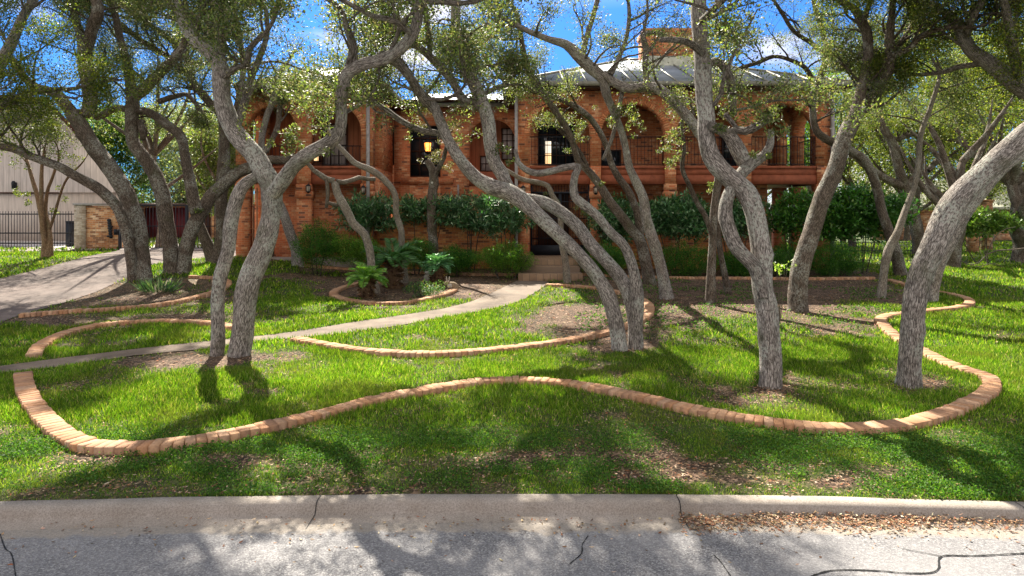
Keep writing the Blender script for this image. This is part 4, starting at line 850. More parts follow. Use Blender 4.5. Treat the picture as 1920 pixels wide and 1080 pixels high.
# -- front left pair
tree('oak_tree', 'thick grey oak with a lichen-spotted forked trunk, right one of the front left pair', (446, 666), [
 L_([(446,664,42),(458,590,41),(472,523,42),(489,468,40),(506,411,37),(513,373,37),(510,345,42),(495,322,40),(477,293,38),(452,264,38),(435,237,37),(418,190,33),(414,150,31),(412,124,30),(398,100,29),(370,77,27),(350,50,25),(335,18,24),(322,-10,22)], (0, 1.0), g=2.2),
 L_([(408,112,27),(412,71,26),(409,30,23),(397,-8,22)], (.8, 1.6), g=2.2),
 L_([(512,362,30),(522,350,30),(538,330,29),(552,312,28),(575,292,28),(601,276,26),(630,256,24),(639,225,22),(638,190,22),(643,166,24),(652,139,24),(684,121,24),(723,110,24),(755,86,24),(776,59,22),(785,24,21),(788,-12,20)], (0, -1.4), g=2.2),
 L_([(723,108,18),(741,115,17),(767,142,18),(785,172,19),(800,195,19)], (-1.0, .0)),
 L_([(652,135,14),(660,90,12),(650,55,11),(640,20,10),(610,-5,9)], (-.7, -1.4), g=1.8),
 L_([(770,62,12),(740,40,12),(700,30,11),(660,10,10)], (-1.3, -2.0), g=1.8),
 L_([(412,150,15),(440,128,13),(462,120,12),(470,90,11),(500,60,9)], (.7, .2), g=1.6),
 L_([(440,240,16),(460,190,15),(470,150,13),(485,110,12),(500,70,10)], (.8, 1.8), g=1.6)],
 sprays=[(545,250,-.2,.20,8),(520,262,-.2,.15,4),(600,235,-.6,.22,6),(560,170,-.6,.3,10),(610,185,-.6,.35,14),(590,140,-.6,.3,8),(655,180,-.8,.25,6),(700,180,-.8,.25,6),(510,150,.2,.3,6),(470,220,.3,.25,4)])
tree('oak_tree', 'slimmer knobbly grey oak stem, left one of the front left pair', (406, 666), [
 L_([(405,662,27),(409,600,26),(414,523,26),(426,468,25),(431,422,26),(443,379,25),(457,350,23),(480,333,20),(510,325,16)], (0, .55)),], spawn=0, per=10, flare=.95)
tree('oak_tree', 'plain grey oak trunk standing at the house corner behind the thick forked oak', (558, 499), [
 L_([(558,497,23),(553,465,21),(543,434,20),(532,399,18),(515,360,16),(500,320,14),(490,280,13),(500,220,12),(520,170,11)], (0, -.8), g=1.6)], per=40)
# -- pale small trunks in the palm bed
tree('oak_tree', 'pale slender trunk bending left from the mulched sago palm bed', (704, 549), [
 L_([(704,548,17),(696,508,16),(693,474,16),(684,439,16),(664,419,16),(647,388,15),(632,362,15),(627,341,15)], (0, .2)),
 L_([(627,339,13),(612,336,12),(600,328,11),(587,319,9),(570,300,7),(545,290,6)], (.2, -.3)),
 L_([(630,341,12),(644,342,10),(660,338,9),(673,333,9),(690,336,8),(704,336,8)], (.2, .7)),
 L_([(613,337,8),(615,365,7),(612,390,7)], (.1, .1)), L_([(615,380,6),(630,385,8),(640,384,8)], (.1, .2))], 'bark_pale', spawn=0)
tree('oak_tree', 'pale slender wavy trunk standing behind the mulched sago palm bed', (757, 530), [
 L_([(758,528,16),(754,494,14),(752,468,12),(753,434,12),(744,402,12),(741,365,12),(719,336,13),(696,319,13),(667,307,11),(650,290,10),(632,270,8),(615,240,6)], (0, -.6))], 'bark_pale', spawn=0)
tree('oak_tree', 'mossy short grey trunk in front of the glowing lantern window', (812, 495), [
 L_([(813,480,19),(811,430,19),(810,370,18),(812,340,18),(810,318,15),(800,300,11)], (0, 0)), L_([(812,335,12),(822,315,10),(832,295,9),(838,270,7)], (0, -.4), g=.5, y=0)], 'bark_brown', spawn=0, depth=21.8,
 sprays=[(808,290,0,.3,8),(825,300,0,.3,8),(840,312,-.2,.25,5),(790,235,-.2,.35,6),(720,240,-.5,.35,5)], pal=([(.19, .15, .10), (.12, .11, .07), (.10, .12, .05)], [3, 2, 1.4]))
# -- the big leaning tree in the middle
tree('oak_tree', 'big three-stemmed oak leaning far left across the entrance steps', (1161, 656), [
 L_([(1161,655,30),(1153,600,30),(1141,554,30),(1116,514,27),(1087,480,27),(1053,445,28),(1018,411,28),(984,382,31),(955,362,34),(923,350,30),(895,333,26),(866,305,24),(844,272,22),(830,237,21),(815,201,19),(800,185,18),(785,172,18)], (0, 1.9)),
 L_([(1190,645,28),(1189,600,27),(1184,560,28),(1167,525,27),(1139,494,26),(1110,462,26),(1087,428,26),(1058,402,25),(1024,382,25),(995,374,23),(965,368,20)], (.1, 1.3), root=True),
 L_([(1192,642,22),(1195,600,25),(1196,560,26),(1193,537,25),(1185,500,21),(1170,462,20),(1144,434,18),(1121,405,18),(1096,385,18),(1078,370,17),(1074,350,15),(1078,327,14),(1084,312,14),(1058,315,14),(1030,322,14),(1007,325,13),(987,319,12),(972,305,10),(966,280,7)], (.1, .6), root=True),
 L_([(958,362,24),(943,327,27),(926,299,27),(918,267,26),(915,225,26),(904,184,22),(883,142,21),(865,95,20),(856,53,20),(853,-8,18)], (1.5, 2.6), g=2.6),
 L_([(908,205,14),(885,190,14),(868,188,15),(855,165,15),(844,148,16),(818,118,16),(800,100,15),(780,84,13)], (2.0, 1.2), g=.8),
 L_([(806,104,11),(806,80,11),(800,50,10),(797,10,9)], (1.4, 1.0), g=1.5),
 L_([(838,262,13),(820,250,13),(790,245,12),(750,225,12),(716,200,10),(690,190,9)], (1.9, 2.6), g=.8, y=260),
 L_([(912,230,9),(895,190,9),(925,168,9),(945,160,8)], (2.1, 2.4), g=.8)],
 sprays=[(770,215,2.0,.35,10),(870,225,1.8,.3,8),(855,250,1.8,.2,4),(935,275,1.5,.18,4),(770,250,2.2,.14,3),(960,300,.9,.10,2),(880,170,2,.2,3)], spawn=1.1)
tree('oak_tree', 'thin short trunk rising beside the walkway at the entrance steps', (1062, 530), [
 L_([(1063,528,15),(1060,494,14),(1053,457,12),(1052,420,11),(1050,391,11),(1035,365,10),(1027,348,10),(1007,342,10),(978,336,9),(955,322,8),(930,310,7)], (0, -.6))], 'bark_pale', spawn=0, sprays=[(1022,365,0,.10,2),(1055,385,0,.12,2),(1040,378,0,.1,2)])
tree('oak_tree', 'brown-grey oak forking low behind the big leaning oak, left of two in the bark mulch', (1219, 533), [
 L_([(1218,531,24),(1210,494,22),(1201,455,22),(1192,440,20),(1173,414,20),(1144,379,18),(1124,348,16),(1104,322,14),(1087,305,13),(1078,280,12),(1068,250,12),(1045,215,13),(1020,180,12),(1000,150,12),(985,110,11),(975,60,10)], (0, -1.2), g=2.0),
 L_([(1201,452,16),(1197,420,15),(1193,394,15),(1179,359,15),(1159,330,14),(1144,302,12),(1136,273,11),(1120,240,11),(1100,215,12),(1070,195,12),(1040,182,12),(1000,170,11),(960,160,10)], (0, -.6), g=1.6),
 L_([(1104,322,9),(1090,290,9),(1060,250,8)], (-.6, -.4), g=.8, y=0)],
 'bark_brown', sprays=[(1055,215,-.6,.25,8),(1035,230,-.8,.2,5),(1090,240,-.6,.22,6),(1100,225,-.6,.2,5),(1085,260,-.6,.2,4),(1070,285,-.6,.2,4),(985,190,-.6,.35,8),(940,190,-.8,.3,5),(1095,395,-1,.15,5),(1105,420,-1,.12,3)])
tree('oak_tree', 'brown-grey oak with a flared root below the second arch, right of two in the mulch', (1248, 560), [
 L_([(1250,556,26),(1239,503,22),(1225,451,22),(1213,411,19),(1207,373,18),(1193,342,17),(1179,313,15),(1173,279,14),(1167,250,14),(1155,219,14),(1138,178,16),(1129,148,20),(1102,124,24),(1081,101,23),(1061,83,18),(1031,74,13),(995,60,11),(965,45,10)], (0, -1.2), g=1.8),
 L_([(1131,138,14),(1160,160,17),(1182,166,19),(1215,163,20),(1244,172,21),(1274,201,21),(1298,231,21),(1318,262,20)], (-.9, -1.6), s=1.8),
 L_([(1090,110,12),(1100,70,11),(1110,40,10),(1120,0,10)], (-1, -.4), g=2.0),
 L_([(1145,140,10),(1160,110,9),(1175,70,8),(1180,30,8)], (-1, -.6), g=1.4),
 L_([(1214,163,12),(1210,120,12),(1212,90,12),(1205,66,12),(1232,62,11),(1248,70,12)], (-1.2, -1.0), s=1.2),
 L_([(1170,160,9),(1150,250,8),(1130,300,6)], (-.9, -.8), y=0)], 'bark', sprays=[(1175,215,-1,.24,8),(1190,235,-1,.2,6),(1150,225,-1,.2,4),(1255,275,-1.5,.18,6),(1262,300,-1.4,.15,4),(1130,345,-.5,.1,2),(1245,65,-1,.2,4)], spawn=1.1)
tree('oak_tree', 'slim grey oak stem with a thin side shoot, left of the S-bent front oak', (1331, 570), [
 L_([(1331,568,19),(1333,503,16),(1336,451,15),(1339,402,15),(1343,359,15),(1346,320,13),(1340,280,12),(1325,240,11)], (0, .5)),
 L_([(1335,440,10),(1322,405,10),(1309,385,10),(1295,353,9),(1280,316,9),(1283,279,8),(1278,240,7)], (0, .4), g=.6)], 'bark_brown', sprays=[(1272,265,.3,.22,6),(1265,300,.3,.18,5),(1325,350,.2,.12,3),(1348,340,.2,.12,2)], spawn=.4)
tree('oak_tree', 'thinnest oak stem standing behind the S-bent front oak', (1366, 552), [
 L_([(1365,551,13),(1356,503,12),(1349,462,11),(1346,420,10),(1345,380,9),(1350,340,8)], (0, 0))], 'bark_brown', spawn=0)
tree('oak_tree', 'S-bent mottled grey oak with a pale scar, nearest trunk right of centre', (1443, 724), [
 L_([(1443,722,43),(1442,640,40),(1439,578,40),(1430,537,38),(1427,480,38),(1421,434,36),(1414,394,38),(1401,362,40),(1372,336,38),(1343,310,38),(1328,284,35),(1323,250,33),(1326,219,33),(1321,166,32),(1315,118,30),(1312,59,30),(1312,-8,28)], (0, 1.2), g=2.4),
 L_([(1432,560,20),(1422,520,26),(1412,497,28),(1384,468,28),(1369,434,28),(1361,399,27),(1364,370,25),(1378,340,24),(1395,319,24),(1414,304,22),(1430,294,18),(1444,273,15),(1446,245,12)], (.1, .9)),
 L_([(1402,318,26),(1390,295,30),(1378,270,28),(1365,250,26),(1345,240,20),(1330,235,15)], (.9, .6)),
 L_([(1368,252,14),(1378,243,15),(1398,246,16),(1419,237,15),(1440,225,11),(1450,210,8)], (.8, .3), y=0),
 L_([(1384,244,9),(1370,225,10),(1360,213,9)], (.8, .8)),
 L_([(1318,130,16),(1345,115,16),(1365,140,17),(1372,175,16),(1376,215,13)], (.9, 1.8), s=2, y=240),
 L_([(1318,100,14),(1290,80,13),(1262,75,12),(1240,75,11)], (.9, .2), s=1.2),
 L_([(1313,40,13),(1345,10,12),(1370,-10,10)], (1, 0), g=1.8)],
 sprays=[(1440,225,.2,.2,7),(1455,240,.1,.16,5),(1420,285,.3,.08,2),(1350,235,.5,.15,3),(1350,180,1.2,.3,7),(1390,175,1.4,.3,5),(1400,205,1.2,.2,2)], spawn=1.1)
# -- right of it
tree('oak_tree', 'smooth brown oak leaning right with a high fork in front of the gallery end', (1495, 584), [
 L_([(1495,582,37),(1494,554,35),(1504,494,34),(1521,434,34),(1542,376,33),(1559,330,31),(1574,290,29),(1594,237,30),(1606,207,26),(1610,190,22),(1624,133,19),(1627,74,19),(1615,39,18),(1600,16,13),(1573,0,12),(1540,-20,10)], (0, 1.2), g=1.8),
 L_([(1606,212,24),(1630,190,24),(1653,154,24),(1671,110,22),(1667,74,18),(1673,24,13),(1675,-12,12)], (1.1, .3), g=2.0),
 L_([(1674,104,12),(1689,98,12),(1708,88,11),(1727,68,11),(1750,58,10),(1772,53,9)], (.4, -.4), g=1.4),
 L_([(1672,95,13),(1695,74,12),(1710,44,11),(1715,0,10)], (.5, 1), g=1.8),
 L_([(1617,46,10),(1626,20,10),(1640,-15,9)], (.9, .6), g=1.8)], 'bark_brown', spawn=1.0)
tree('oak_tree', 'slim dark oak with a thin mossy limb arching in front of the last gallery arch', (1500, 500), [
 L_([(1690,492,22),(1672,450,20),(1655,400,18),(1640,340,17),(1620,300,17),(1583,276,16),(1550,262,16),(1530,245,14),(1524,215,13),(1526,180,13),(1540,140,12),(1548,110,11),(1545,70,10),(1530,20,9)], (0, -1.5), g=1.6),
 L_([(1530,170,9),(1512,130,9),(1480,112,8),(1450,106,8),(1420,118,8),(1390,126,7)], (-1.2, -1.6), g=.8, s=1.4),
 L_([(1545,100,9),(1520,80,9),(1490,60,8),(1470,30,8)], (-1.3, -2), g=1.4)], 'bark_brown', depth=20.5, spawn=1.2, sprays=[(1530,190,-1.2,.3,6),(1500,200,-1.2,.25,4)])
tree('oak_tree', 'thick pale-scarred oak leaning right, nearest trunk at the right', (1704, 724), [
 L_([(1704,722,44),(1704,672,42),(1711,608,42),(1720,544,41),(1728,510,42),(1740,480,43),(1764,428,45),(1793,379,45),(1830,336,43),(1873,296,44),(1925,255,46),(1990,205,44),(2060,140,40),(2120,50,34),(2160,-60,28)], (0, .6), g=2.6),
 L_([(1990,205,26),(2020,120,24),(2010,20,20),(1980,-80,17)], (.3, -.6), g=2.6), L_([(2120,50,22),(2060,-60,18),(2000,-150,16)], (.5, -.4), g=2.6)])
tree('oak_tree', 'mid-grey oak half hidden behind the thick right-leaning oak', (1748, 568), [
 L_([(1748,566,20),(1750,545,19),(1758,503,21),(1778,462,22),(1795,428,22),(1818,388,22),(1850,350,20),(1890,310,18),(1950,270,16),(2000,200,14)], (0, .5), g=2.2)], spawn=1)
tree('oak_tree', 'slender pale grey oak between the brown leaning oak and the thick right-leaning one', (1651, 558), [
 L_([(1652,557,17),(1655,530,15),(1658,503,15),(1666,468,16),(1684,434,14),(1698,394,12),(1707,370,11),(1716,345,10),(1722,300,10),(1728,250,9),(1745,200,8),(1760,150,7)], (0, .6), g=1.2)], 'bark_pale', spawn=1.2, sprays=[])
tree('oak_tree', 'dark spreading oak behind the round glossy bush at the right', (1716, 478), [
 L_([(1722,476,22),(1720,450,21),(1712,400,20),(1701,370,19),(1695,345,19),(1686,316,17),(1675,273,16),(1661,250,15),(1650,222,13),(1644,207,12),(1630,160,11)], (0, 0), g=1.6),
 L_([(1692,350,15),(1675,342,15),(1655,332,14),(1635,319,14),(1606,296,13),(1583,276,12),(1560,262,10)], (0, -.8), y=300, s=.7),
 L_([(1697,352,14),(1712,335,14),(1724,322,14),(1726,279,13),(1727,250,12),(1740,210,11),(1770,180,10),(1800,150,10)], (0, .4), g=1.4, y=300),
 L_([(1660,250,10),(1680,262,10),(1700,255,9),(1730,250,9),(1780,262,8),(1810,270,6)], (0, -.4), y=300, s=1.5),
 L_([(1740,320,10),(1765,300,12),(1790,330,13),(1800,370,13)], (.3, 1)),
 L_([(1785,200,10),(1790,240,10),(1820,215,9),(1850,190,9),(1880,200,7),(1888,240,6)], (0, -.4), y=300)], 'bark_brown', pal=OAKY, spawn=1.5,
 sprays=[(1740,260,0,.5,18),(1700,240,.5,.5,14),(1820,240,.4,.6,16),(1620,260,.3,.4,8),(1860,350,0,.6,14),(1650,190,1,.5,10),(1600,330,.4,.35,8)])
tree('oak_tree', 'oak rooted beyond the right edge, its thick mossy limb reaching in above', (2180, 640), [
 L_([(2180,640,48),(2150,500,46),(2090,380,44),(2030,270,42),(1980,205,38),(1920,166,34),(1890,145,32),(1855,118,29),(1822,95,25),(1804,68,20),(1792,40,16),(1772,24,13),(1739,4,11),(1700,-20,9)], (0, 1.4), g=1.8, s=1.5),
 L_([(1808,80,14),(1820,40,14),(1840,5,13)], (1.2, .6), g=2.2), L_([(1855,118,12),(1800,125,11),(1770,135,9),(1730,140,8)], (1.1, 2), g=1, y=300),
 L_([(1920,166,18),(1900,100,16),(1890,40,15),(1880,-20,14)], (.9, .2), g=2.2)], pal=OAKY, sprays=[(1850,70,.8,.4,14),(1890,90,.6,.4,14),(1880,30,.6,.4,12),(1780,40,1,.3,6)], depth=12.5, spawn=1.2)
# trees whose crowns reach the top of the picture from outside the frame (their trunks stand beyond the left edge and beside the road)
tree('oak_tree', 'oak rooted beyond the left edge, its yellow-green foliage entering at the top left', (-160, 600), [
 L_([(-160,598,40),(-150,480,38),(-120,380,36),(-90,290,32),(-50,220,28),(-20,160,24),(10,100,20),(40,40,16),(70,-10,14)], (0, 1.2), g=2.2, s=1.6),
 L_([(-50,225,16),(0,200,14),(40,180,12),(80,170,10)], (.6, 1), g=1.6, y=300), L_([(-90,290,20),(-110,160,18),(-100,40,16),(-60,-60,14)], (.2, -.6), g=2.4)], pal=OAKY, sprays=[(40,130,.6,.5,20),(60,230,1,.45,14),(30,200,.8,.45,14),(90,60,1,.5,14),(20,60,.6,.4,12),(95,180,1,.4,10),(130,110,1,.4,8),(10,270,1,.4,7)])

# ------------------------------------------------------------------ background trees
def backtree(name, label, px, depth, htop, hw, pal, group=None, per=30, ncl=260, hb=1.5, Ls=.12, Ws=.065, trunk_w=.16, bright=1.0, cat='tree'):
    X = (px-960)/F*depth; z0 = float(gz(X, depth)); b = np.array([X, depth, z0]); T = Tree(b); root = empty(name, b, label, cat, group); H = htop-z0
    pts = [(X, depth, z0-.1, trunk_w*1.3)]; p = np.array([X, depth, z0+.01]); 
    for i in range(6): pts.append((*p, trunk_w*(1-.12*i))); p = p+np.array([rng.normal(0, .12), rng.normal(0, .12), H*.5/6])
    T.tube(smoothline(np.array(pts), .25))
    for k in range(9):
        q = np.array(pts[rng.integers(3, 7)])[:3]; a = rng.random()*6.28; e = q+np.array([math.cos(a)*hw*.8, math.sin(a)*hw*.6, H*rng.uniform(.2, .5)]); m_ = (q+e)/2+rng.normal(0, .25, 3)
        T.tube(smoothline(np.array([(*q, trunk_w*.45), (*m_, trunk_w*.3), (*e, .012)]), .25))
    o = arr('trunk', np.concatenate(T.V), T.Fc, M['bark_brown'], root, bk=np.concatenate(T.B), smooth=True); local(o)
    Cl = []; lob = [(rng.normal(0, .45), rng.normal(0, .35), rng.uniform(.1, .9)) for _ in range(9)]
    while len(Cl) < ncl:
        lx, ly, lz = lob[rng.integers(9)]; q = np.array([lx, ly, lz])+rng.normal(0, .22, 3)
        if q[0]**2+q[1]**2 > 1.1 or q[2] < 0 or q[2] > 1.08: continue
        Cl.append((X+q[0]*hw, depth+q[1]*hw*.8, z0+hb+q[2]*(H-hb), rng.uniform(.22, .42)*max(1, hw/2.6)))
    leaves(Cl, per, Ls, Ws, pal, M['leaf'], b, 'crown', root, prune=False, bright=bright)
    return root
OLV = ([(.075, .11, .03), (.13, .17, .04), (.20, .23, .05), (.16, .15, .09), (.24, .22, .11)], [3, 4, 2, 1.5, 1])
SIL = ([(.20, .24, .16), (.28, .32, .22), (.14, .18, .08), (.30, .30, .14)], [3, 2, 2, 1.5])
GRN = ([(.08, .16, .03), (.13, .24, .04), (.20, .30, .05)], [2, 3, 2])
backtree('background_tree', 'broad oak standing behind the boundary wall, its crown over the driveway', 300, 27.0, 10.2, 3.9, OAK, 'trees behind the house', 40, 330, hb=4.6, Ls=.075, Ws=.04, trunk_w=.2)
backtree('background_tree', 'silvery green tree beyond the driveway gate, right of the left cluster', 385, 40, 8.4, 4.2, SIL, 'trees behind the house', 40, 800, Ls=.17, Ws=.09)
backtree('background_tree', 'bright green tree behind the left oaks above the neighbouring gable', 225, 42, 8.6, 3.2, GRN, 'trees behind the house', 40, 620, Ls=.17, Ws=.09)
backtree('background_tree', 'yellow-green tree just beyond the gate close to the house corner', 425, 31, 6.9, 2.2, OLV, 'trees behind the house', 40, 500, Ls=.14, Ws=.075)
backtree('background_tree', 'pale silvery tree filling the view between the two left oak clusters', 330, 46, 8.8, 4.4, SIL, 'trees behind the house', 40, 700, Ls=.19, Ws=.10, hb=.8)
backtree('background_tree', 'light green tree rising behind the roof between the two house blocks', 800, 42, 14.0, 3.2, OLV, 'trees behind the house', 30, 230)
backtree('background_tree', 'light green tree behind the roof beside the central leaning oak', 905, 40, 13.5, 2.8, OLV, 'trees behind the house', 30, 200)
RB = [(1600, 36, 12.5, 4.5, OLV, 'olive tree directly behind the right end of the gallery'), (1720, 33, 12.0, 4.6, OAKY, 'dense yellow-green tree behind the dark spreading oak'), (1840, 36, 13.5, 5.0, OLV, 'dense olive tree behind the far brick house corner'),
      (1960, 32, 12.0, 4.6, OAKY, 'dense yellow-green tree at the far right edge'), (1640, 47, 12.5, 5.4, OLV, 'farthest olive tree behind the right end of the house'), (1780, 54, 15.5, 6.5, OLV, 'tallest far tree above the low brick house'), (1920, 50, 15.0, 6.5, SIL, 'pale far tree in the right-hand background')]
RB += [(1505, 35, 9.5, 2.6, GRN, 'bright green tree seen through the last gallery arches'), (1440, 40, 7.5, 3.4, OLV, 'low olive tree seen under the right end of the gallery'), (1580, 42, 14, 4.5, OAKY, 'yellow-green tree rising just behind the gallery roof corner'), (1700, 44, 15.5, 5.0, OLV, 'tall olive tree between the gallery and the dark spreading oak'), (1860, 44, 16.5, 5.5, OAKY, 'tall yellow-green tree in the upper right background')]
for px, d, h, w, pal, lab in RB: backtree('background_tree', lab, px, d, h, w, pal, 'trees right of the house', 34, 420 if d < 45 else 330, hb=2.2, Ls=.13 if d < 45 else .2, Ws=.08 if d < 45 else .12, trunk_w=.2)
for px, d, w, lab in ((1784, 23.3, .30, 'broad dark trunk standing behind the thick right-leaning oak'), (1915, 25, .36, 'broad dark trunk at the right edge of the picture')):
    backtree('background_tree', lab, px, d, 9.5, 2.8, OAKY, 'trees right of the house', 34, 190, hb=3.9, Ls=.09, Ws=.05, trunk_w=w)
# crepe myrtle by the neighbour's drive
tree('crepe_myrtle', 'small multi-stemmed crepe myrtle with yellowish bark on the grass strip by the driveway', (88, 484), [
 L_([(90,482,17),(88,455,15),(84,425,14),(80,405,11),(72,372,8),(60,335,7),(50,300,5)], (0, .3), g=.9, y=0),
 L_([(84,482,14),(84,450,10),(80,420,9),(78,380,8),(77,336,7),(79,300,5)], (0, -.2), root=True, g=.9),
 L_([(92,482,12),(95,450,8),(92,420,7),(86,400,7),(88,360,6),(98,333,5),(110,300,4)], (0, .1), root=True, g=.8),
 L_([(93,430,6),(102,405,5),(109,379,5),(118,350,4),(129,330,4),(150,310,3)], (0, .2), g=.6)], 'bark_myrtle', spawn=0, per=38, pal=OAKY, group=None, Ls=.075, Ws=.032, sprays=[(20,250,0,.4,8),(60,240,0,.4,8),(110,245,0,.4,8),(150,250,0,.35,6),(40,200,0,.45,8),(95,205,0,.45,8),(150,290,0,.3,5),(190,280,0,.25,4),(0,290,0,.3,4),(45,362,0,.22,4),(55,378,0,.2,3),(105,395,.1,.2,2),(110,370,.1,.2,2),(60,290,0,.4,5),(110,280,0,.4,5),(85,270,0,.45,6),(35,310,0,.3,3)])

# ------------------------------------------------------------------ bushes
DG = ([(.055, .17, .025), (.09, .25, .032), (.035, .105, .02), (.17, .31, .045)], [4, 3, 3, 1])
YW = ([(.09, .22, .025), (.15, .30, .035), (.06, .14, .02), (.24, .36, .05)], [3, 3, 2, 1])
OL = ([(.065, .17, .06), (.11, .235, .09), (.04, .105, .04), (.34, .45, .27)], [4, 3, 2, 1.2])
def bush(name, label, px, py0, py1, hwpx, depth, pal, per=26, ncl=170, Ls=.075, Ws=.022, group=None, stems=0, mat='leaf', shape='round', rs=.16, cat='shrub'):
    X = (px-960)/F*depth; z0 = float(gz(X, depth)); ztop = CAMH+(HOR-py0)/F*depth; zbot = CAMH+(HOR-py1)/F*depth; hw = hwpx*1.12/F*depth; zc = (ztop+zbot)/2; hh = (ztop-zbot)/2
    root = empty(name, (X, depth, z0), label, cat, group); Cl = []
    while len(Cl) < ncl:
        q = unit(rng.normal(size=(1, 3)))[0]; s = rng.random()**.35*(1.25 if rng.random() < .2 else 1)
        if shape == 'box': q = rng.uniform(-1, 1, 3); q = q/np.max(np.abs(q)+1e-9)*s
        else: q = q*s
        lump = 1+.20*math.sin(3*q[0]+px)+.16*math.sin(7*q[0]+5*q[1]+px*.3)
        Cl.append((X+q[0]*hw*.92, depth+q[1]*min(hw, .75)*.9, zc+q[2]*hh*.9*lump, rs))
    T = Tree((X, depth, z0)); ns = max(3, stems)
    for k in range(ns):
        a = rng.uniform(-1, 1); b0 = (X+a*hw*.25, depth+rng.uniform(-.15, .15), z0-.05); e = (X+a*hw*.8, depth+rng.uniform(-.3, .3), zc+hh*.2); mid = ((b0[0]*.6+e[0]*.4)+rng.normal(0, .06), (b0[1]+e[1])/2, (b0[2]+e[2])/2)
        T.tube(smoothline(np.array([(*b0, .022), (*mid, .016), (*e, .006)]), .12))
    o = arr('stems', np.concatenate(T.V), T.Fc, M['bark_brown'], root, bk=np.concatenate(T.B), smooth=True); local(o)
    leaves(Cl, per, Ls, Ws, pal, M[mat], None, 'foliage', root, flat=1.0, prune=False); return root
gB = 'evergreen bushes along the front of the house'
for a in (('tall pointed dark evergreen bush at the left end of the garden wall', 592, 418, 500, 38, 20.4, DG), ('wide dark evergreen bush behind the pale bent trunk', 658, 436, 502, 50, 20.6, YW), ('dark evergreen bush behind the two slender palms', 778, 446, 505, 34, 20.8, DG), ('low evergreen bush behind the right-hand sago palm', 858, 462, 512, 36, 20.6, DG),
          ('rounded bright evergreen bush left of the entrance steps', 948, 452, 514, 52, 20.0, YW), ('evergreen bush right of the entrance steps behind the leaning oak', 1140, 458, 516, 46, 20.6, DG), ('wide evergreen bush below the third gallery arch', 1290, 458, 518, 60, 20.6, DG),
          ('low evergreen bush behind the S-bent front oak', 1385, 470, 518, 38, 20.8, DG), ('evergreen bush left of the brown leaning oak', 1478, 458, 520, 42, 20.6, DG), ('rounded evergreen bush right of the brown leaning oak', 1568, 455, 521, 46, 20.6, DG)):
    bush('evergreen_bush', *a, per=44, ncl=300, Ls=.055, Ws=.018, group=gB, rs=.13)
gO = 'clipped oleanders along the garden wall'
for a in (('bushy clipped oleander at the left end of the garden wall', 692, 368, 428, 46, 22.2, OL), ('flat-topped clipped oleander in the middle of the garden wall', 797, 372, 415, 46, 22.2, OL), ('clipped oleander next to the house gutter pipe', 880, 370, 425, 38, 22.2, OL), ('bright-tipped oleander left of the entrance opening', 945, 378, 432, 42, 21.6, OL)):
    bush('oleander', *a, per=26, ncl=150, Ls=.19, Ws=.042, group=gO, stems=4, mat='gloss_leaf', shape='box', rs=.15)
gL = 'large-leaved glossy shrubs'
for a in (('glossy shrub behind the forked brown oak right of the entrance', 1150, 372, 452, 48, 21.8, OL), ('glossy broad-leaved shrub below the brick pillar of the third arch', 1262, 368, 446, 62, 21.6, OL), ('glossy shrub hidden behind the S-bent oak', 1375, 370, 446, 56, 21.9, OL), ('glossy shrub under the last gallery arch', 1490, 362, 445, 48, 21.7, DG), ('large round glossy bush right of the brown leaning oak', 1612, 352, 448, 88, 21.2, DG)):
    bush('glossy_shrub', *a, per=30, ncl=150 if a[4] < 60 else 460, Ls=.16, Ws=.06, group=gL, stems=5, mat='gloss_leaf', shape='round', rs=.17)
bush('glossy_shrub', 'bright green broad-leaved bush at the far right behind the leaning oak', 1850, 395, 440, 62, 24.5, GRN, per=26, ncl=150, Ls=.16, Ws=.08, group=gL, mat='gloss_leaf')
bush('flowering_plant', 'low leafy plant with tiny flowers in the palm bed', 795, 527, 557, 34, G(795, 556)[1], ([(.05, .12, .04), (.09, .18, .06), (.30, .27, .08)], [3, 3, .5]), per=22, ncl=70, Ls=.05, Ws=.022, rs=.09, cat='plant')
# spiky plant at the foot of the left cluster
b = G(298, 548); n = 170; a = rng.random(n)*6.283; r0 = rng.random(n)**.6*.34; base = np.stack([b[0]+np.cos(a)*r0, b[1]+np.sin(a)*r0*.8, np.full(n, b[2])], 1)
ax = np.stack([np.cos(a)*.8+rng.normal(0, .3, n), np.sin(a)*.8+rng.normal(0, .3, n), rng.uniform(.5, 1.6, n)], 1)
V1, F1, c1 = kites(base, ax, rng.uniform(.25, .48, n), .032, palette(n, [(.05, .11, .04), (.09, .17, .07), (.20, .27, .14)], [3, 2, 1]), .10, peak=.55)
finish(arr('spiky_plant', V1, F1, M['gloss_leaf'], col=c1), 'clump of long strap leaves at the foot of the left cluster of oaks', 'plant')
# sprouts at the foot of the brown leaning oak
def sprout(label, px, py, Y, s, n):
    q = P(px, py, Y); zg = float(gz(q[0], Y)); T = Tree(q); root = empty('oak_sprout', (q[0], Y, zg), label, 'sprout', 'young oak sprouts'); Cl = []
    for k in range(n):
        e = q+np.array([rng.normal(0, s), rng.normal(0, s*.5), rng.uniform(0, s*1.2)]); T.tube(np.array([(q[0], q[1], zg-.03, .006), (*(q*.5+e*.5-np.array([0, 0, .05])), .004), (*e, .002)])); Cl += [(*e, .05), (*(q*.4+e*.6), .04)]
    local(arr('stems', np.concatenate(T.V), T.Fc, M['bark_pale'], root, bk=np.concatenate(T.B))); leaves(Cl, 5, .07, .035, ([(.22, .33, .07), (.32, .40, .12)], [1, 1]), M['leaf'], None, 'foliage', root, prune=False)
sprout('bright yellow-green sprout between the S-bent oak and the brown leaning oak', 1462, 512, 12.6, .20, 8)
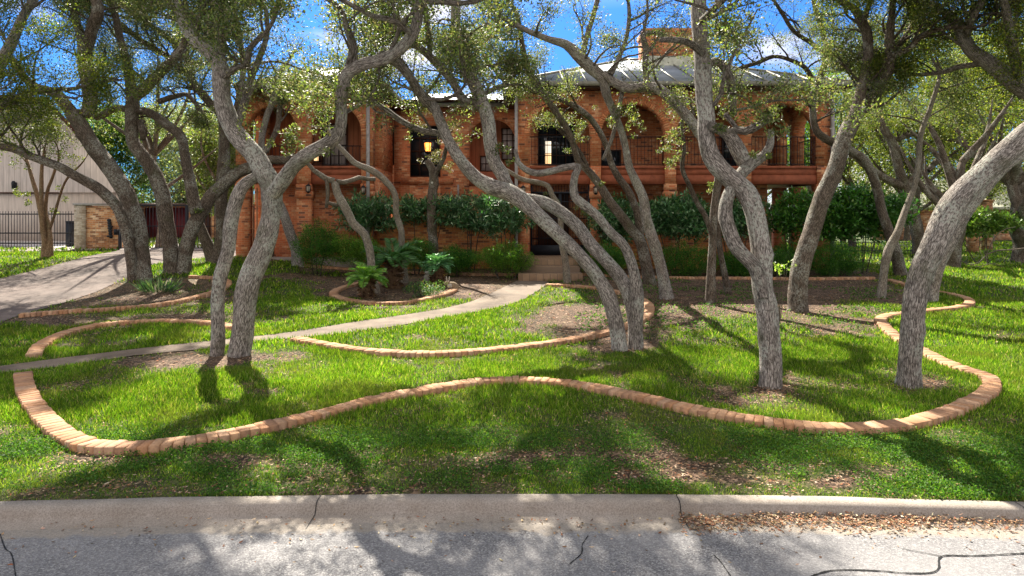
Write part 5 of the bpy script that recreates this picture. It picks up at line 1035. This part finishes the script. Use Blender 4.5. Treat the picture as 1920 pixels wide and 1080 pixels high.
# sago palms
def sago(label, px, pyb, pyc, depth, nf, fl, tw, seedc):
    X = (px-960)/F*depth; z0 = float(gz(X, depth)); zc = CAMH+(HOR-pyc)/F*depth; root = empty('sago_palm', (X, depth, z0), label, 'palm', 'sago palms in the mulched bed')
    mb = MB(); H = zc-z0; k = 9; prof = [(tw*(1.25 if i == 0 else 1+.15*math.sin(i*2.1)), -.03+(H+.03)*i/k) for i in range(k+1)]; mb.lathe((X, depth, z0), prof, 14); mb.build('stem', M['sago_trunk'], root, smooth=True)
    n = 260; a = rng.random(n)*6.283; zz = rng.random(n)*H; base = np.stack([X+np.cos(a)*tw*.9, depth+np.sin(a)*tw*.9, z0+zz], 1); ax = np.stack([np.cos(a), np.sin(a), rng.uniform(-.6, .9, n)], 1)
    V, Fc, c = kites(base, ax, tw*rng.uniform(.5, 1.0, n), tw*.3, palette(n, [(.13, .075, .04), (.22, .15, .09), (.07, .04, .025)], [3, 2, 2]), .1); local(arr('leaf_bases', V, Fc, M['litter'], root, col=c))
    VV = []
    for f in range(nf):
        a = 6.283*f/nf*2.39+rng.normal(0, .1); el = rng.uniform(.15, 1.15); Lf = fl*rng.uniform(.8, 1.1); d = np.array([math.cos(a)*math.cos(el), math.sin(a)*math.cos(el), math.sin(el)]); p = np.array([X, depth, zc]); pts = [p]; m_ = 16
        for i in range(m_): d = d+np.array([0, 0, -.075]); d /= np.linalg.norm(d); p = p+d*Lf/m_; pts.append(p)
        pts = np.array(pts); side = np.array([-math.sin(a), math.cos(a), 0]); tt = np.arange(1, m_+1)/m_
        for sg in (-1, 1):
            for off in (0, .5):
                bs = pts[:-1]+(pts[1:]-pts[:-1])*off; dd = unit(pts[1:]-pts[:-1]); ax = side*sg*1.0+dd*.75+np.array([0, 0, .35]); ln = Lf*.30*np.sin(np.pi*np.clip(tt*.88+.12, 0, 1))**.6+.02
                VV.append(kites(bs, ax, ln, .016*fl/.5, palette(m_, seedc, [2, 2, 1], .12), .02, peak=.4))
        VV.append(kites(pts[:-1], pts[1:]-pts[:-1], Lf/m_*1.2, .012, palette(m_, [(.10, .14, .04)], [1]), 0))
    V = np.concatenate([v[0] for v in VV]); off = np.cumsum([0]+[len(v[0]) for v in VV[:-1]]); Fc = np.concatenate([v[1]+o_ for v, o_ in zip(VV, off)]); c = np.concatenate([v[2] for v in VV]); local(arr('fronds', V, Fc, M['gloss_leaf'], root, col=c))
sago('nearest sago palm with sunlit fronds in front of the pale bent trunk', 688, 558, 523, G(688, 558)[1], 42, .58, .15, [(.12, .30, .04), (.20, .40, .05), (.30, .50, .09)])
sago('sago palm half hidden behind the slender wavy trunk', 738, 520, 488, 17.8, 40, .95, .19, [(.045, .14, .035), (.07, .18, .045), (.10, .23, .06)])  # frond colours lowered to paint in the shade on this palm
sago('sago palm with bluish fronds standing right of the slender wavy trunk', 820, 533, 498, G(820, 533)[1], 38, .56, .16, [(.08, .24, .11), (.13, .31, .14), (.17, .37, .16)])
# statues
q = G(801, 528); mb = MB(); mb.lathe(q, [(.06, -.02), (.09, .03), (.095, .10), (.08, .18), (.06, .21)], 14); mb.ell(q+np.array([0, 0, .25]), (.075, .07, .065), 12, 8)
for sx in (-1, 1):
    mb.lathe(q+np.array([.045*sx, 0, .285]), [(.022, 0), (.004, .05)], 8); mb.ell(q+np.array([.03*sx, -.06, .26]), (.022, .015, .022), 8, 6); mb.ell(q+np.array([.085*sx, 0, .11]), (.02, .05, .08), 8, 6)
mb.lathe(q+np.array([0, -.075, .235]), [(.010, .012), (.002, -.02)], 6); finish(mb.build('owl_statue', M['statue'], smooth=True), 'small grey stone owl standing left of the bluish sago palm', 'statue')
q = G(846, 545); st_ = empty('rabbit_statue', q, 'small brown and grey garden rabbit lying on the end of the brick ring', 'statue'); mb = MB()
mb.ell(q+np.array([.05, 0, .12]), (.17, .10, .115), 16, 10, tilt=.35); mb.ell(q+np.array([-.10, -.02, .20]), (.075, .06, .065), 12, 8); mb.ell(q+np.array([-.16, -.03, .185]), (.035, .035, .03), 8, 6); mb.ell(q+np.array([.13, -.07, .07]), (.08, .04, .07), 10, 6); mb.ell(q+np.array([-.05, -.07, .03]), (.08, .03, .03), 10, 6); mb.ell(q+np.array([.22, 0, .09]), (.035, .035, .035), 8, 6); mb.build('body', M['statue_brown'], st_, smooth=True)
mb = MB(); mb.ell(q+np.array([-.02, -.065, .13]), (.085, .045, .07), 12, 8); mb.build('chest', M['statue'], st_, smooth=True)
for sx in (-.035, .03):
    mb = MB(); mb.ell(q+np.array([-.085+sx, 0, .305]), (.016, .028, .075), 8, 8, tilt=sx*4); mb.build('ear', M['statue'], st_, smooth=True)
# fallen branch at the right
q = P(1820, 492, 21); T = Tree(q); bl = [(1920,466),(1900,468),(1870,470),(1850,478),(1836,492),(1818,496),(1800,488)]
T.tube(smoothline(np.array([(*P(x, y, 22), .03-.003*i) for i, (x, y) in enumerate(bl)]), .15)); T.tube(smoothline(np.array([(*P(x, y, 22), .014) for x, y in ((1850,478),(1862,450),(1880,432),(1905,425))]), .15)); T.tube(smoothline(np.array([(*P(x, y, 22), .012) for x, y in ((1818,496),(1835,500),(1860,494),(1880,500))]), .15))
finish(arr('fallen_branch', np.concatenate(T.V), T.Fc, M['bark_pale'], bk=np.concatenate(T.B), smooth=True), 'bare fallen branch lying in the brush at the right edge', 'branch')
print('CLUSTERS', NTREE[0], 'TRIS', sum(len(o.data.polygons) for o in bpy.data.objects if o.type == 'MESH'))
